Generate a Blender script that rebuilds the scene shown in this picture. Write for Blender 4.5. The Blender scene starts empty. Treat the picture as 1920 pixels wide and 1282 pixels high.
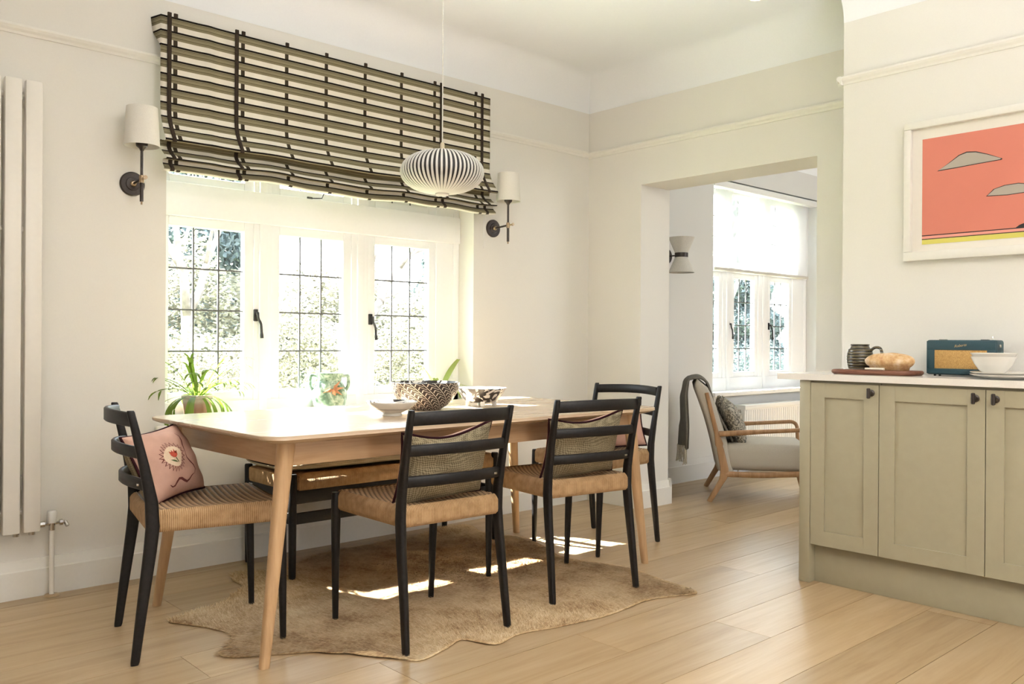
import bpy, bmesh, math, random
import numpy as np
from mathutils import Vector, Matrix, Euler, noise
random.seed(7)
PI = math.pi
sc = bpy.context.scene
C = sc.collection
def R(d): return math.radians(d)

# ---------------------------------------------------------------- camera, sky, sun, large lights, exposure
def make_camera():
    cd = bpy.data.cameras.new('camera'); co = bpy.data.objects.new('camera', cd); C.objects.link(co)
    F, yaw, pit, rol = 1621.885, 0.829555838, -0.000799534, 0.00622008
    f = Vector((math.cos(yaw)*math.cos(pit), math.sin(yaw)*math.cos(pit), math.sin(pit)))
    r = Vector((math.sin(yaw), -math.cos(yaw), 0)); u = r.cross(f)
    r2 = r*math.cos(rol)+u*math.sin(rol); u2 = -r*math.sin(rol)+u*math.cos(rol)
    M = Matrix((r2, u2, -f)).transposed().to_4x4(); M.translation = Vector((0, 0, 1.055))
    co.matrix_world = M
    cd.sensor_fit = 'HORIZONTAL'; cd.sensor_width = 36; cd.lens = 36*F/1920
    cd.clip_start = 0.05; cd.clip_end = 500
    sc.camera = co
make_camera()
vs = sc.view_settings
vs.view_transform = 'Standard'; vs.look = 'None'; vs.gamma = 1; vs.use_curve_mapping = False
vs.exposure = 0.20

SKY = 12.0
w = bpy.data.worlds.new('sky'); sc.world = w; w.use_nodes = True
wn = w.node_tree.nodes; wl = w.node_tree.links
bg = wn['Background']; bg.inputs['Strength'].default_value = SKY
tc = wn.new('ShaderNodeTexCoord'); sp = wn.new('ShaderNodeSeparateXYZ'); rp = wn.new('ShaderNodeValToRGB')
wl.new(tc.outputs['Generated'], sp.inputs[0]); wl.new(sp.outputs['Z'], rp.inputs[0]); wl.new(rp.outputs[0], bg.inputs['Color'])
rp.color_ramp.elements[0].position = 0.0; rp.color_ramp.elements[0].color = (0.94, 0.965, 1, 1)
rp.color_ramp.elements[1].position = 0.6; rp.color_ramp.elements[1].color = (0.72, 0.85, 1, 1)

SUN_DIR = Vector((0.37, -1.0, -1.2)).normalized()
sl = bpy.data.lights.new('sun', 'SUN'); so = bpy.data.objects.new('sun', sl); C.objects.link(so)
sl.energy = 105; sl.angle = R(0.6); sl.color = (1, 0.97, 0.91)
so.rotation_euler = SUN_DIR.to_track_quat('-Z', 'Y').to_euler()

def area(name, loc, direction, sx, sy, power, color, portal=False, spread=180):
    l = bpy.data.lights.new(name, 'AREA'); o = bpy.data.objects.new(name, l); C.objects.link(o)
    l.shape = 'RECTANGLE'; l.size = sx; l.size_y = sy; l.energy = power; l.color = color; l.spread = R(spread)
    o.location = loc; o.rotation_euler = Vector(direction).to_track_quat('-Z', 'Y').to_euler()
    if portal: l.cycles.is_portal = True
    return o
area('dining_window_portal', (2.385, 4.20, 1.45), (0, -1, 0), 1.85, 1.7, 1, (1, 1, 1), True)
area('bay_window_portal', (6.55, 4.22, 1.5), (0, -1, 0), 1.9, 1.8, 1, (1, 1, 1), True)
area('rear_gap_portal', (1.5, -3.3, 1.5), (0, 1, 0), .8, 1.2, 1, (1, 1, 1), True)  # portal for an unseen gap added in the rear wall to admit sky
area('warm_overhead_fill', (1.5, -0.4, 2.74), (0.12, 0.2, -1), 2.2, 1.4, 84, (1, 0.88, 0.70))  # added warm fill overhead, out of frame, lifts the floor
area('left_rear_fill', (-1.8, -1.2, 1.3), (1, 0.45, 0.1), 2.0, 1.7, 22, (1, 0.98, 0.95))  # added fill at left rear, brightens the breast and opening wall
area('ceiling_up_fill', (0.5, -1.0, 0.3), (0.42, 0.68, 1), 2.4, 1.4, 120, (0.97, 0.975, 1), spread=58)  # added upward fill behind the camera to brighten the ceiling
area('sitting_room_fill', (7.0, -0.9, 2.0), (-0.1, 1, -0.25), 2.2, 1.6, 62, (0.97, 0.98, 1))  # added fill out of view, lifts the sitting room walls

# ---------------------------------------------------------------- materials
MATS = {}
def newmat(name, base=(.8, .8, .8), rough=.5, metal=0.0, spec=.5):
    m = bpy.data.materials.new(name); m.use_nodes = True
    b = m.node_tree.nodes['Principled BSDF']
    b.inputs['Base Color'].default_value = (*base, 1); b.inputs['Roughness'].default_value = rough
    b.inputs['Metallic'].default_value = metal; b.inputs['Specular IOR Level'].default_value = spec
    MATS[name] = m
    return m, m.node_tree.nodes, m.node_tree.links, b
def N(ns, t, **kw):
    n = ns.new(t)
    for k, v in kw.items():
        if k in n.inputs: n.inputs[k].default_value = v
        else: setattr(n, k, v)
    return n
def mapped(ns, ls, coord='Object', scale=(1, 1, 1), rot=(0, 0, 0), loc=(0, 0, 0)):
    if coord == 'Position':
        g = ns.new('ShaderNodeNewGeometry'); out = g.outputs['Position']
    else:
        t = ns.new('ShaderNodeTexCoord'); out = t.outputs[coord]
    mp = ns.new('ShaderNodeMapping'); mp.inputs['Scale'].default_value = scale
    mp.inputs['Rotation'].default_value = rot; mp.inputs['Location'].default_value = loc
    ls.new(out, mp.inputs['Vector']); return mp.outputs[0]
def ramp(ns, ls, fac, stops, interp='LINEAR'):
    r = ns.new('ShaderNodeValToRGB'); r.color_ramp.interpolation = interp
    e = r.color_ramp.elements
    while len(e) < len(stops): e.new(0.5)
    for el, (p, c) in zip(e, stops): el.position = p; el.color = (*c, 1)
    ls.new(fac, r.inputs[0]); return r.outputs[0]
def bump(ns, ls, b, h, strength=.3, dist=.002):
    n = ns.new('ShaderNodeBump'); n.inputs['Strength'].default_value = strength; n.inputs['Distance'].default_value = dist
    ls.new(h, n.inputs['Height']); ls.new(n.outputs[0], b.inputs['Normal'])
def plain(name, base, rough=.5, metal=0.0, spec=.5, nscale=0, namp=.06, bmp=0, bdist=.001, coord='Object'):
    m, ns, ls, b = newmat(name, base, rough, metal, spec)
    if nscale:
        v = mapped(ns, ls, coord); n = N(ns, 'ShaderNodeTexNoise', Scale=nscale, Detail=4.0); ls.new(v, n.inputs['Vector'])
        lo = tuple(max(0, c*(1-namp)) for c in base); hi = tuple(min(1, c*(1+namp)) for c in base)
        ls.new(ramp(ns, ls, n.outputs['Fac'], [(.3, lo), (.7, hi)]), b.inputs['Base Color'])
        if bmp: bump(ns, ls, b, n.outputs['Fac'], bmp, bdist)
    return m
plain('wall_paint', (.77, .75, .70), .75, spec=.25, nscale=180, namp=.01, bmp=.08, bdist=.0006, coord='Position')
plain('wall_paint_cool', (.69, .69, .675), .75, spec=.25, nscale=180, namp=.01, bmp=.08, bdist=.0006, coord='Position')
plain('ceiling_paint', (.87, .89, .91), .8, spec=.2, nscale=120, namp=.01, bmp=.05, coord='Position')
plain('trim_paint', (.81, .79, .735), .38, spec=.4, nscale=60, namp=.012, coord='Position')
plain('white_gloss', (.86, .86, .84), .3, nscale=50, namp=.01)
plain('radiator_white', (.80, .77, .71), .32, nscale=50, namp=.01)
plain('dark_floor_gap', (.05, .035, .02), .9, nscale=20)
plain('black_stain', (.008, .0065, .006), .46, spec=.28, nscale=90, namp=.4, bmp=.08)
plain('black_iron', (.015, .013, .013), .45, spec=.5, nscale=120, namp=.3)
plain('bronze', (.035, .026, .022), .38, metal=.4, nscale=60, namp=.2)
plain('chrome', (.55, .53, .5), .2, metal=1.0, nscale=40, namp=.05)
plain('antique_brass', (.35, .26, .17), .3, metal=1.0, nscale=40, namp=.1)
plain('lead', (.10, .10, .105), .55, spec=.4, nscale=60, namp=.2)
plain('quartz', (.80, .765, .71), .22, spec=.5, nscale=300, namp=.03)
plain('sage_paint', (.36, .325, .225), .42, spec=.4, nscale=30, namp=.02)
plain('lampshade', (.78, .755, .69), .9, spec=.1, nscale=300, namp=.04, bmp=.15)
plain('linen_lampshade', (.62, .60, .55), .9, spec=.1, nscale=200, namp=.08, bmp=.15)
plain('burgundy', (.028, .006, .009), .8, spec=.1, nscale=200, namp=.2)
plain('grey_upholstery', (.48, .44, .37), .95, spec=.1, nscale=450, namp=.14, bmp=.3)
plain('rug_backing', (.40, .36, .29), .9, nscale=50)
plain('porcelain', (.80, .78, .73), .18, spec=.5, nscale=30, namp=.01)
plain('bone', (.83, .74, .62), .3, nscale=50, namp=.04)
plain('steel', (.6, .6, .6), .25, metal=1.0, nscale=50, namp=.04)
plain('teal_leather', (.018, .050, .062), .5, spec=.4, nscale=350, namp=.15, bmp=.3)
plain('gold_letters', (.62, .43, .22), .35, metal=.7, nscale=50)
plain('soil', (.03, .022, .015), .95, nscale=80, namp=.4)
plain('bark', (.13, .11, .10), .9, nscale=14, namp=.35, bmp=.6, bdist=.02)
plain('pale_bark', (.3, .29, .27), .9, nscale=14, namp=.25)
plain('lawn_ground', (.20, .24, .10), .95, nscale=3, namp=.4, coord='Position')
plain('white_render', (.8, .79, .76), .8, nscale=5, namp=.03, coord='Position')
plain('art_paper', (.80, .76, .69), .7, nscale=60, namp=.01)
plain('print_red', (.56, .175, .12), .6, nscale=4, namp=.02)
plain('print_pink', (.73, .30, .24), .6, nscale=4, namp=.02)
plain('print_yellow', (.62, .56, .12), .6, nscale=4, namp=.02)
plain('print_grey', (.35, .31, .26), .6, nscale=4, namp=.02)
plain('print_black', (.012, .008, .008), .6, nscale=4, namp=.1)
plain('tulip_red', (.42, .06, .03), .8, nscale=300, namp=.25)
plain('tulip_cream', (.72, .56, .40), .85, nscale=300, namp=.1)
plain('stem_green', (.07, .10, .03), .8, nscale=300, namp=.2)
plain('thread_burgundy', (.12, .022, .016), .8, nscale=300, namp=.2)
plain('bulb_glass', (.9, .86, .75), .2, nscale=5, namp=.01)

plain('window_paint', (.94, .95, .96), .35, nscale=50, namp=.01)
def glass():
    m = bpy.data.materials.new('window_glass'); m.use_nodes = True; MATS['window_glass'] = m
    ns, ls = m.node_tree.nodes, m.node_tree.links; ns.clear()
    o = ns.new('ShaderNodeOutputMaterial'); mx = ns.new('ShaderNodeMixShader'); t = ns.new('ShaderNodeBsdfTransparent'); g = ns.new('ShaderNodeBsdfGlossy')
    lw = N(ns, 'ShaderNodeLayerWeight', Blend=.5); pw = N(ns, 'ShaderNodeMath', operation='POWER'); pw.inputs[1].default_value = 4.0; ls.new(lw.outputs['Facing'], pw.inputs[0]); fr = N(ns, 'ShaderNodeMath', operation='MULTIPLY_ADD'); ls.new(pw.outputs[0], fr.inputs[0]); fr.inputs[1].default_value = .5; fr.inputs[2].default_value = .02; nz = N(ns, 'ShaderNodeTexNoise', Scale=6.0)
    v = mapped(ns, ls, 'Object'); ls.new(v, nz.inputs['Vector'])
    rr = ramp(ns, ls, nz.outputs['Fac'], [(0, (.95, .97, .96)), (1, (.98, .99, .985))]); ls.new(rr, t.inputs['Color'])
    g.inputs['Roughness'].default_value = .02
    ls.new(fr.outputs[0], mx.inputs[0]); ls.new(t.outputs[0], mx.inputs[1]); ls.new(g.outputs[0], mx.inputs[2]); ls.new(mx.outputs[0], o.inputs[0])
glass()
def wood(name, c1, c2, c3, axis='x', scale=1.0, rough=.42, coord='Object', rand=False, spec=.4, knots=False):
    m, ns, ls, b = newmat(name, c2, rough, 0, spec)
    s = {'x': (1.2, 16, 16), 'y': (16, 1.2, 16), 'z': (16, 16, 1.2)}[axis]; s = tuple(k*scale for k in s)
    v = mapped(ns, ls, coord, s)
    if rand:
        oi = ns.new('ShaderNodeObjectInfo'); ml = N(ns, 'ShaderNodeMath', operation='MULTIPLY'); ml.inputs[1].default_value = 91.7
        ls.new(oi.outputs['Random'], ml.inputs[0]); va = N(ns, 'ShaderNodeVectorMath', operation='ADD')
        ls.new(v, va.inputs[0]); ls.new(ml.outputs[0], va.inputs[1]); v = va.outputs[0]
    n1 = N(ns, 'ShaderNodeTexNoise', Scale=1.0, Detail=6.0, Roughness=.62, Distortion=.9); ls.new(v, n1.inputs['Vector'])
    n2 = N(ns, 'ShaderNodeTexNoise', Scale=5.5, Detail=3.0); ls.new(v, n2.inputs['Vector'])
    mx = N(ns, 'ShaderNodeMath', operation='MULTIPLY_ADD'); ls.new(n2.outputs['Fac'], mx.inputs[0]); mx.inputs[1].default_value = .3
    ls.new(n1.outputs['Fac'], mx.inputs[2])
    col = ramp(ns, ls, mx.outputs[0], [(.42, c1), (.62, c2), (.85, c3)])
    if rand:
        mr = N(ns, 'ShaderNodeMapRange'); mr.inputs['To Min'].default_value = .86; mr.inputs['To Max'].default_value = 1.1; ls.new(oi.outputs['Random'], mr.inputs['Value'])
        mm = N(ns, 'ShaderNodeVectorMath', operation='SCALE'); ls.new(col, mm.inputs[0]); ls.new(mr.outputs[0], mm.inputs['Scale']); col = mm.outputs[0]
    ls.new(col, b.inputs['Base Color'])
    rr = N(ns, 'ShaderNodeMapRange'); rr.inputs['To Min'].default_value = rough+.08; rr.inputs['To Max'].default_value = rough-.06
    ls.new(n1.outputs['Fac'], rr.inputs['Value']); ls.new(rr.outputs[0], b.inputs['Roughness'])
    bump(ns, ls, b, mx.outputs[0], .12, .001)
wood('floor_oak', (.35, .235, .125), (.425, .30, .165), (.48, .355, .215), 'x', .8, .33, 'Position', True, .45)
wood('table_top_oak', (.50, .365, .24), (.54, .405, .275), (.57, .44, .31), 'x', .5, .25, spec=.7)
wood('table_leg_oak', (.40, .245, .125), (.50, .32, .17), (.58, .39, .22), 'z', 1.2, .42)
wood('table_apron_oak', (.40, .25, .135), (.49, .32, .185), (.55, .37, .22), 'x', 1.2, .42)
wood('armchair_wood', (.22, .115, .05), (.33, .185, .085), (.42, .25, .13), 'z', 1.6, .4)
wood('walnut', (.04, .014, .007), (.11, .035, .016), (.20, .085, .045), 'y', 2.0, .5)

def cord_mat(name, axis, freq=300):
    m, ns, ls, b = newmat(name, (.45, .28, .14), .75, 0, .2)
    v = mapped(ns, ls, 'Object')
    wv = N(ns, 'ShaderNodeTexWave', Scale=freq/6.283, Distortion=.6); wv.bands_direction = axis; wv.inputs['Detail'].default_value = 2; wv.inputs['Detail Scale'].default_value = 3
    ls.new(v, wv.inputs['Vector'])
    nz = N(ns, 'ShaderNodeTexNoise', Scale=35.0, Detail=4.0); ls.new(v, nz.inputs['Vector'])
    ml = N(ns, 'ShaderNodeMath', operation='MULTIPLY_ADD'); ls.new(wv.outputs['Fac'], ml.inputs[0]); ml.inputs[1].default_value = .5; ls.new(nz.outputs['Fac'], ml.inputs[2])
    ls.new(ramp(ns, ls, ml.outputs[0], [(.35, (.22, .125, .058)), (.7, (.37, .225, .11)), (1.0, (.47, .31, .17))]), b.inputs['Base Color'])
    bump(ns, ls, b, ml.outputs[0], .55, .003)
cord_mat('paper_cord_side', 'X'); cord_mat('paper_cord_end', 'Y')
def cord_top():
    m, ns, ls, b = newmat('paper_cord_top', (.33, .215, .125), .55, 0, .45)
    tcn = ns.new('ShaderNodeTexCoord'); s = ns.new('ShaderNodeSeparateXYZ'); ls.new(tcn.outputs['UV'], s.inputs[0])
    def M(op, a, b_=None):
        n = N(ns, 'ShaderNodeMath', operation=op)
        for i, x in enumerate((a, b_)):
            if x is None: continue
            if isinstance(x, (int, float)): n.inputs[i].default_value = x
            else: ls.new(x, n.inputs[i])
        return n.outputs[0]
    kv = M('MULTIPLY', s.outputs['Y'], 22.0); ku = M('ADD', M('MULTIPLY', s.outputs['X'], 22.0), M('MULTIPLY', M('MODULO', M('FLOOR', kv), 2.0), .5))
    h = M('MULTIPLY', M('ABSOLUTE', M('SINE', M('MULTIPLY', ku, PI))), M('ABSOLUTE', M('SINE', M('MULTIPLY', kv, PI))))
    nz = N(ns, 'ShaderNodeTexNoise', Scale=220.0); ls.new(mapped(ns, ls, 'Object'), nz.inputs['Vector'])
    f = M('ADD', h, M('MULTIPLY', nz.outputs['Fac'], .3))
    ls.new(ramp(ns, ls, f, [(.25, (.10, .058, .03)), (.65, (.33, .21, .115)), (1.0, (.50, .35, .21))]), b.inputs['Base Color']); bump(ns, ls, b, nz.outputs['Fac'], .4, .001)
cord_top()

def fur():
    m, ns, ls, b = newmat('cowhide', (.45, .33, .2), .7, 0, .25)
    v = mapped(ns, ls, 'Position'); n1 = N(ns, 'ShaderNodeTexNoise', Scale=4.2, Detail=6.0, Roughness=.7); ls.new(v, n1.inputs['Vector'])
    n2 = N(ns, 'ShaderNodeTexNoise', Scale=60.0, Detail=3.0); ls.new(mapped(ns, ls, 'Position', (1, 2.5, 1), (0, 0, .5)), n2.inputs['Vector'])
    mx0 = N(ns, 'ShaderNodeMath', operation='MULTIPLY_ADD'); ls.new(n2.outputs['Fac'], mx0.inputs[0]); mx0.inputs[1].default_value = .55; ls.new(n1.outputs['Fac'], mx0.inputs[2])
    gg = ns.new('ShaderNodeNewGeometry'); sb = N(ns, 'ShaderNodeMath', operation='SUBTRACT'); ls.new(gg.outputs['Random Per Island'], sb.inputs[0]); sb.inputs[1].default_value = .5
    mx = N(ns, 'ShaderNodeMath', operation='MULTIPLY_ADD'); ls.new(sb.outputs[0], mx.inputs[0]); mx.inputs[1].default_value = .34; ls.new(mx0.outputs[0], mx.inputs[2])
    ls.new(ramp(ns, ls, mx.outputs[0], [(.52, (.28, .165, .08)), (.68, (.52, .365, .20)), (.84, (.66, .50, .305)), (1.0, (.76, .64, .44))]), b.inputs['Base Color'])
    bump(ns, ls, b, mx.outputs[0], .6, .006)
fur()
def woven(name, ca, cb, s=330):
    m, ns, ls, b = newmat(name, ca, .9, 0, .15)
    v = mapped(ns, ls, 'Object', (1, 1, 1), (0, R(45), 0)); ck = N(ns, 'ShaderNodeTexChecker', Scale=s); ls.new(v, ck.inputs['Vector'])
    ck.inputs['Color1'].default_value = (*ca, 1); ck.inputs['Color2'].default_value = (*cb, 1)
    nz = N(ns, 'ShaderNodeTexNoise', Scale=12.0, Detail=4.0); ls.new(v, nz.inputs['Vector'])
    mr = N(ns, 'ShaderNodeMapRange'); mr.inputs['To Min'].default_value = .7; mr.inputs['To Max'].default_value = 1.25; ls.new(nz.outputs['Fac'], mr.inputs['Value'])
    mm = N(ns, 'ShaderNodeVectorMath', operation='SCALE'); ls.new(ck.outputs['Color'], mm.inputs[0]); ls.new(mr.outputs[0], mm.inputs['Scale']); ls.new(mm.outputs[0], b.inputs['Base Color'])
    bump(ns, ls, b, ck.outputs['Fac'], .35, .001)
woven('woven_back', (.40, .33, .21), (.17, .135, .08), 170)
woven('pink_cloth', (.60, .37, .29), (.56, .34, .265), 600)
woven('grey_throw', (.20, .185, .155), (.10, .094, .08), 240)
woven('bench_linen', (.46, .39, .27), (.27, .22, .145), 220)

def pattern(name, ca, cb, scale, thr, kind='noise', rough=.3):
    m, ns, ls, b = newmat(name, ca, rough, 0, .5)
    v = mapped(ns, ls, 'Object')
    if kind == 'noise': t = N(ns, 'ShaderNodeTexNoise', Scale=scale, Detail=1.5, Distortion=2.2); out = t.outputs['Fac']
    else: t = N(ns, 'ShaderNodeTexWave', Scale=scale, Distortion=6.0); t.bands_direction = 'DIAGONAL'; out = t.outputs['Fac']
    ls.new(v, t.inputs['Vector']); ls.new(ramp(ns, ls, out, [(thr-.02, cb), (thr+.02, ca)]), b.inputs['Base Color'])
pattern('black_white_ceramic', (.70, .67, .61), (.018, .014, .013), 17, .50)
pattern('cushion_leaf', (.42, .38, .30), (.115, .105, .085), 34, .5, rough=.9)

def feather():
    # diagonal rows of light strokes on black glaze, laid out around the bowl
    m, ns, ls, b = newmat('feather_ceramic', (.02, .015, .015), .3, 0, .5)
    tcn = ns.new('ShaderNodeTexCoord'); s = ns.new('ShaderNodeSeparateXYZ'); ls.new(tcn.outputs['UV'], s.inputs[0])
    def M(op, a, b_=None, c_=None):
        n = N(ns, 'ShaderNodeMath', operation=op)
        for i, x in enumerate((a, b_, c_)):
            if x is None: continue
            if isinstance(x, (int, float)): n.inputs[i].default_value = x
            else: ls.new(x, n.inputs[i])
        return n.outputs[0]
    band = M('FRACT', M('MULTIPLY_ADD', s.outputs['X'], 18.0, M('MULTIPLY', s.outputs['Y'], 2.6)))
    edge = M('GREATER_THAN', M('ABSOLUTE', M('SUBTRACT', band, .5)), .46)
    side = M('ABSOLUTE', M('SUBTRACT', band, .5))
    st = M('FRACT', M('ADD', M('MULTIPLY', s.outputs['Y'], 9.0), M('MULTIPLY', side, 2.4)))
    stroke = M('GREATER_THAN', st, .74)
    inner = M('LESS_THAN', side, .36)
    mask = M('MAXIMUM', edge, M('MULTIPLY', stroke, inner))
    ls.new(ramp(ns, ls, mask, [(.4, (.022, .012, .010)), (.6, (.62, .56, .46))]), b.inputs['Base Color'])
feather()
def blind_mat():
    m, ns, ls, b = newmat('striped_blind', (.4, .35, .2), .9, 0, .1)
    tcn = ns.new('ShaderNodeTexCoord'); s = ns.new('ShaderNodeSeparateXYZ'); ls.new(tcn.outputs['UV'], s.inputs[0])
    def M(op, a, b_=None):
        n = N(ns, 'ShaderNodeMath', operation=op)
        for i, x in enumerate((a, b_)):
            if x is None: continue
            if isinstance(x, (int, float)): n.inputs[i].default_value = x
            else: ls.new(x, n.inputs[i])
        return n.outputs[0]
    per = M('FRACT', M('DIVIDE', s.outputs['Y'], .0635))
    bk = (.012, .009, .008); o1 = (.195, .165, .095); o2 = (.30, .265, .165); g = (.11, .098, .066); cr = (.82, .78, .69)
    stops = [(0, bk), (.13, o2), (.17, g), (.20, o1), (.27, o2), (.31, g), (.335, o2), (.40, o1), (.43, g), (.455, o1), (.52, o2), (.55, g), (.575, o2), (.63, cr)]
    col = ramp(ns, ls, per, stops, 'CONSTANT')
    mask = None
    for c in (1.49, 1.808, 2.033, 2.251, 2.482, 2.712, 2.936, 3.235):
        k = M('LESS_THAN', M('ABSOLUTE', M('SUBTRACT', s.outputs['X'], c)), .0095); mask = k if mask is None else M('MAXIMUM', mask, k)
    stripe = M('LESS_THAN', M('ABSOLUTE', M('SUBTRACT', M('FRACT', M('MULTIPLY', s.outputs['X'], 160.0)), .5)), .3)
    tab = ramp(ns, ls, stripe, [(.4, (.02, .016, .012)), (.6, (.07, .055, .035))])
    only = M('MULTIPLY', mask, M('GREATER_THAN', per, .62))
    mx = N(ns, 'ShaderNodeMix', data_type='RGBA'); ls.new(only, mx.inputs[0]); ls.new(col, mx.inputs[6]); ls.new(tab, mx.inputs[7])
    nz = N(ns, 'ShaderNodeTexNoise', Scale=5.0, Detail=3.0); ls.new(mapped(ns, ls, 'Object', (2.5, 1, .3)), nz.inputs['Vector'])
    mr = N(ns, 'ShaderNodeMapRange'); mr.inputs['To Min'].default_value = .85; mr.inputs['To Max'].default_value = 1.12; ls.new(nz.outputs['Fac'], mr.inputs['Value'])
    mm = N(ns, 'ShaderNodeVectorMath', operation='SCALE'); ls.new(mx.outputs[2], mm.inputs[0]); ls.new(mr.outputs[0], mm.inputs['Scale'])
    ls.new(mm.outputs[0], b.inputs['Base Color'])
    tr = ns.new('ShaderNodeBsdfTranslucent'); ls.new(mm.outputs[0], tr.inputs['Color']); ms = N(ns, 'ShaderNodeMixShader'); ms.inputs[0].default_value = .12
    out = ns['Material Output']; ls.new(b.outputs[0], ms.inputs[1]); ls.new(tr.outputs[0], ms.inputs[2]); ls.new(ms.outputs[0], out.inputs[0])
blind_mat()
plain('blind_ribbon', (.040, .030, .022), .9, spec=.1, nscale=400, namp=.5)
def leaf_mat(name, a, b_, trans=.35):
    m, ns, ls, b = newmat(name, a, .5, 0, .35)
    g = ns.new('ShaderNodeNewGeometry'); nz = N(ns, 'ShaderNodeTexNoise', Scale=3.0, Detail=3.0); ls.new(mapped(ns, ls, 'Object'), nz.inputs['Vector'])
    ad = N(ns, 'ShaderNodeMath', operation='MULTIPLY_ADD'); ls.new(g.outputs['Random Per Island'], ad.inputs[0]); ad.inputs[1].default_value = .5
    sb = N(ns, 'ShaderNodeMath', operation='SUBTRACT'); ls.new(nz.outputs['Fac'], sb.inputs[0]); sb.inputs[1].default_value = .25; ls.new(sb.outputs[0], ad.inputs[2])
    col = ramp(ns, ls, ad.outputs[0], [(.2, a), (.75, b_)]); ls.new(col, b.inputs['Base Color'])
    tr = ns.new('ShaderNodeBsdfTranslucent'); ls.new(col, tr.inputs['Color']); ms = N(ns, 'ShaderNodeMixShader'); ms.inputs[0].default_value = trans
    ls.new(b.outputs[0], ms.inputs[1]); ls.new(tr.outputs[0], ms.inputs[2]); ls.new(ms.outputs[0], ns['Material Output'].inputs[0])
leaf_mat('blossom_leaf', (.085, .080, .058), (.33, .315, .225))
leaf_mat('hedge_leaf', (.05, .06, .035), (.26, .27, .14))
leaf_mat('conifer_leaf', (.055, .075, .076), (.13, .16, .16))
leaf_mat('fern_leaf', (.07, .13, .012), (.20, .28, .04), .45)
leaf_mat('young_leaf', (.20, .28, .06), (.36, .42, .12), .5)
def sheer():
    m, ns, ls, b = newmat('sheer_blind', (.85, .85, .85), .9, 0, .1)
    t = ns.new('ShaderNodeBsdfTransparent'); tl = ns.new('ShaderNodeBsdfTranslucent'); tl.inputs['Color'].default_value = (.8, .8, .8, 1)
    m1 = N(ns, 'ShaderNodeMixShader'); m1.inputs[0].default_value = .5; m2 = N(ns, 'ShaderNodeMixShader')
    nz = N(ns, 'ShaderNodeTexNoise', Scale=400.0); ls.new(mapped(ns, ls, 'Object'), nz.inputs['Vector'])
    rr = N(ns, 'ShaderNodeMapRange'); rr.inputs['To Min'].default_value = .46; rr.inputs['To Max'].default_value = .56; ls.new(nz.outputs['Fac'], rr.inputs['Value'])
    ls.new(b.outputs[0], m1.inputs[1]); ls.new(tl.outputs[0], m1.inputs[2]); ls.new(rr.outputs[0], m2.inputs[0]); ls.new(m1.outputs[0], m2.inputs[1]); ls.new(t.outputs[0], m2.inputs[2])
    ls.new(m2.outputs[0], ns['Material Output'].inputs[0])
sheer()
def pot_mat():
    m, ns, ls, b = newmat('banded_pot', (.6, .45, .35), .6)
    s = ns.new('ShaderNodeSeparateXYZ'); t = ns.new('ShaderNodeTexCoord'); ls.new(t.outputs['Object'], s.inputs[0])
    mr = N(ns, 'ShaderNodeMapRange'); mr.inputs['From Max'].default_value = .13; ls.new(s.outputs['Z'], mr.inputs['Value'])
    nz = N(ns, 'ShaderNodeTexNoise', Scale=25.0); ad = N(ns, 'ShaderNodeMath', operation='MULTIPLY_ADD'); ls.new(nz.outputs['Fac'], ad.inputs[0]); ad.inputs[1].default_value = .08; ls.new(mr.outputs[0], ad.inputs[2])
    ls.new(ramp(ns, ls, ad.outputs[0], [(.5, (.42, .24, .16)), (.7, (.50, .33, .25)), (.8, (.62, .55, .48)), (1, (.62, .56, .48))]), b.inputs['Base Color'])
pot_mat()
def bread_mat():
    m, ns, ls, b = newmat('bread_crust', (.6, .4, .2), .85, 0, .15)
    v = mapped(ns, ls, 'Object'); n1 = N(ns, 'ShaderNodeTexNoise', Scale=14.0, Detail=8.0, Roughness=.7); ls.new(v, n1.inputs['Vector'])
    ls.new(ramp(ns, ls, n1.outputs['Fac'], [(.36, (.40, .21, .09)), (.47, (.58, .38, .19)), (.60, (.72, .58, .42))]), b.inputs['Base Color']); bump(ns, ls, b, n1.outputs['Fac'], .5, .004)
bread_mat()
def grille_mat():
    m, ns, ls, b = newmat('speaker_cloth', (.45, .28, .09), .7, 0, .3)
    v = mapped(ns, ls, 'Object', (1, 1, .45)); t = N(ns, 'ShaderNodeTexNoise', Scale=420.0, Detail=1.0); ls.new(v, t.inputs['Vector'])
    ls.new(ramp(ns, ls, t.outputs['Fac'], [(.3, (.36, .20, .065)), (.7, (.54, .34, .12))]), b.inputs['Base Color']); bump(ns, ls, b, t.outputs['Fac'], .4, .001)
grille_mat()
def glaze_mat():
    m, ns, ls, b = newmat('olive_glaze', (.06, .05, .03), .16, 0, .6)
    v = mapped(ns, ls, 'Object', (1, 1, 1)); t = N(ns, 'ShaderNodeTexWave', Scale=24.0, Distortion=.8); t.bands_direction = 'Z'; ls.new(v, t.inputs['Vector'])
    ls.new(ramp(ns, ls, t.outputs['Fac'], [(.1, (.020, .017, .012)), (.8, (.105, .085, .045))]), b.inputs['Base Color']); bump(ns, ls, b, t.outputs['Fac'], .5, .003)
glaze_mat()
def vase_mat():
    m, ns, ls, b = newmat('green_majolica', (.3, .4, .33), .25, 0, .5)
    v = mapped(ns, ls, 'Object'); t = N(ns, 'ShaderNodeTexNoise', Scale=28.0, Detail=3.0, Distortion=1.0); ls.new(v, t.inputs['Vector'])
    ls.new(ramp(ns, ls, t.outputs['Fac'], [(.35, (.10, .17, .11)), (.5, (.26, .38, .28)), (.65, (.52, .62, .52))]), b.inputs['Base Color']); bump(ns, ls, b, t.outputs['Fac'], .6, .003)
vase_mat()
plain('petal_orange', (.66, .30, .15), .3, nscale=40, namp=.15)

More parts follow.
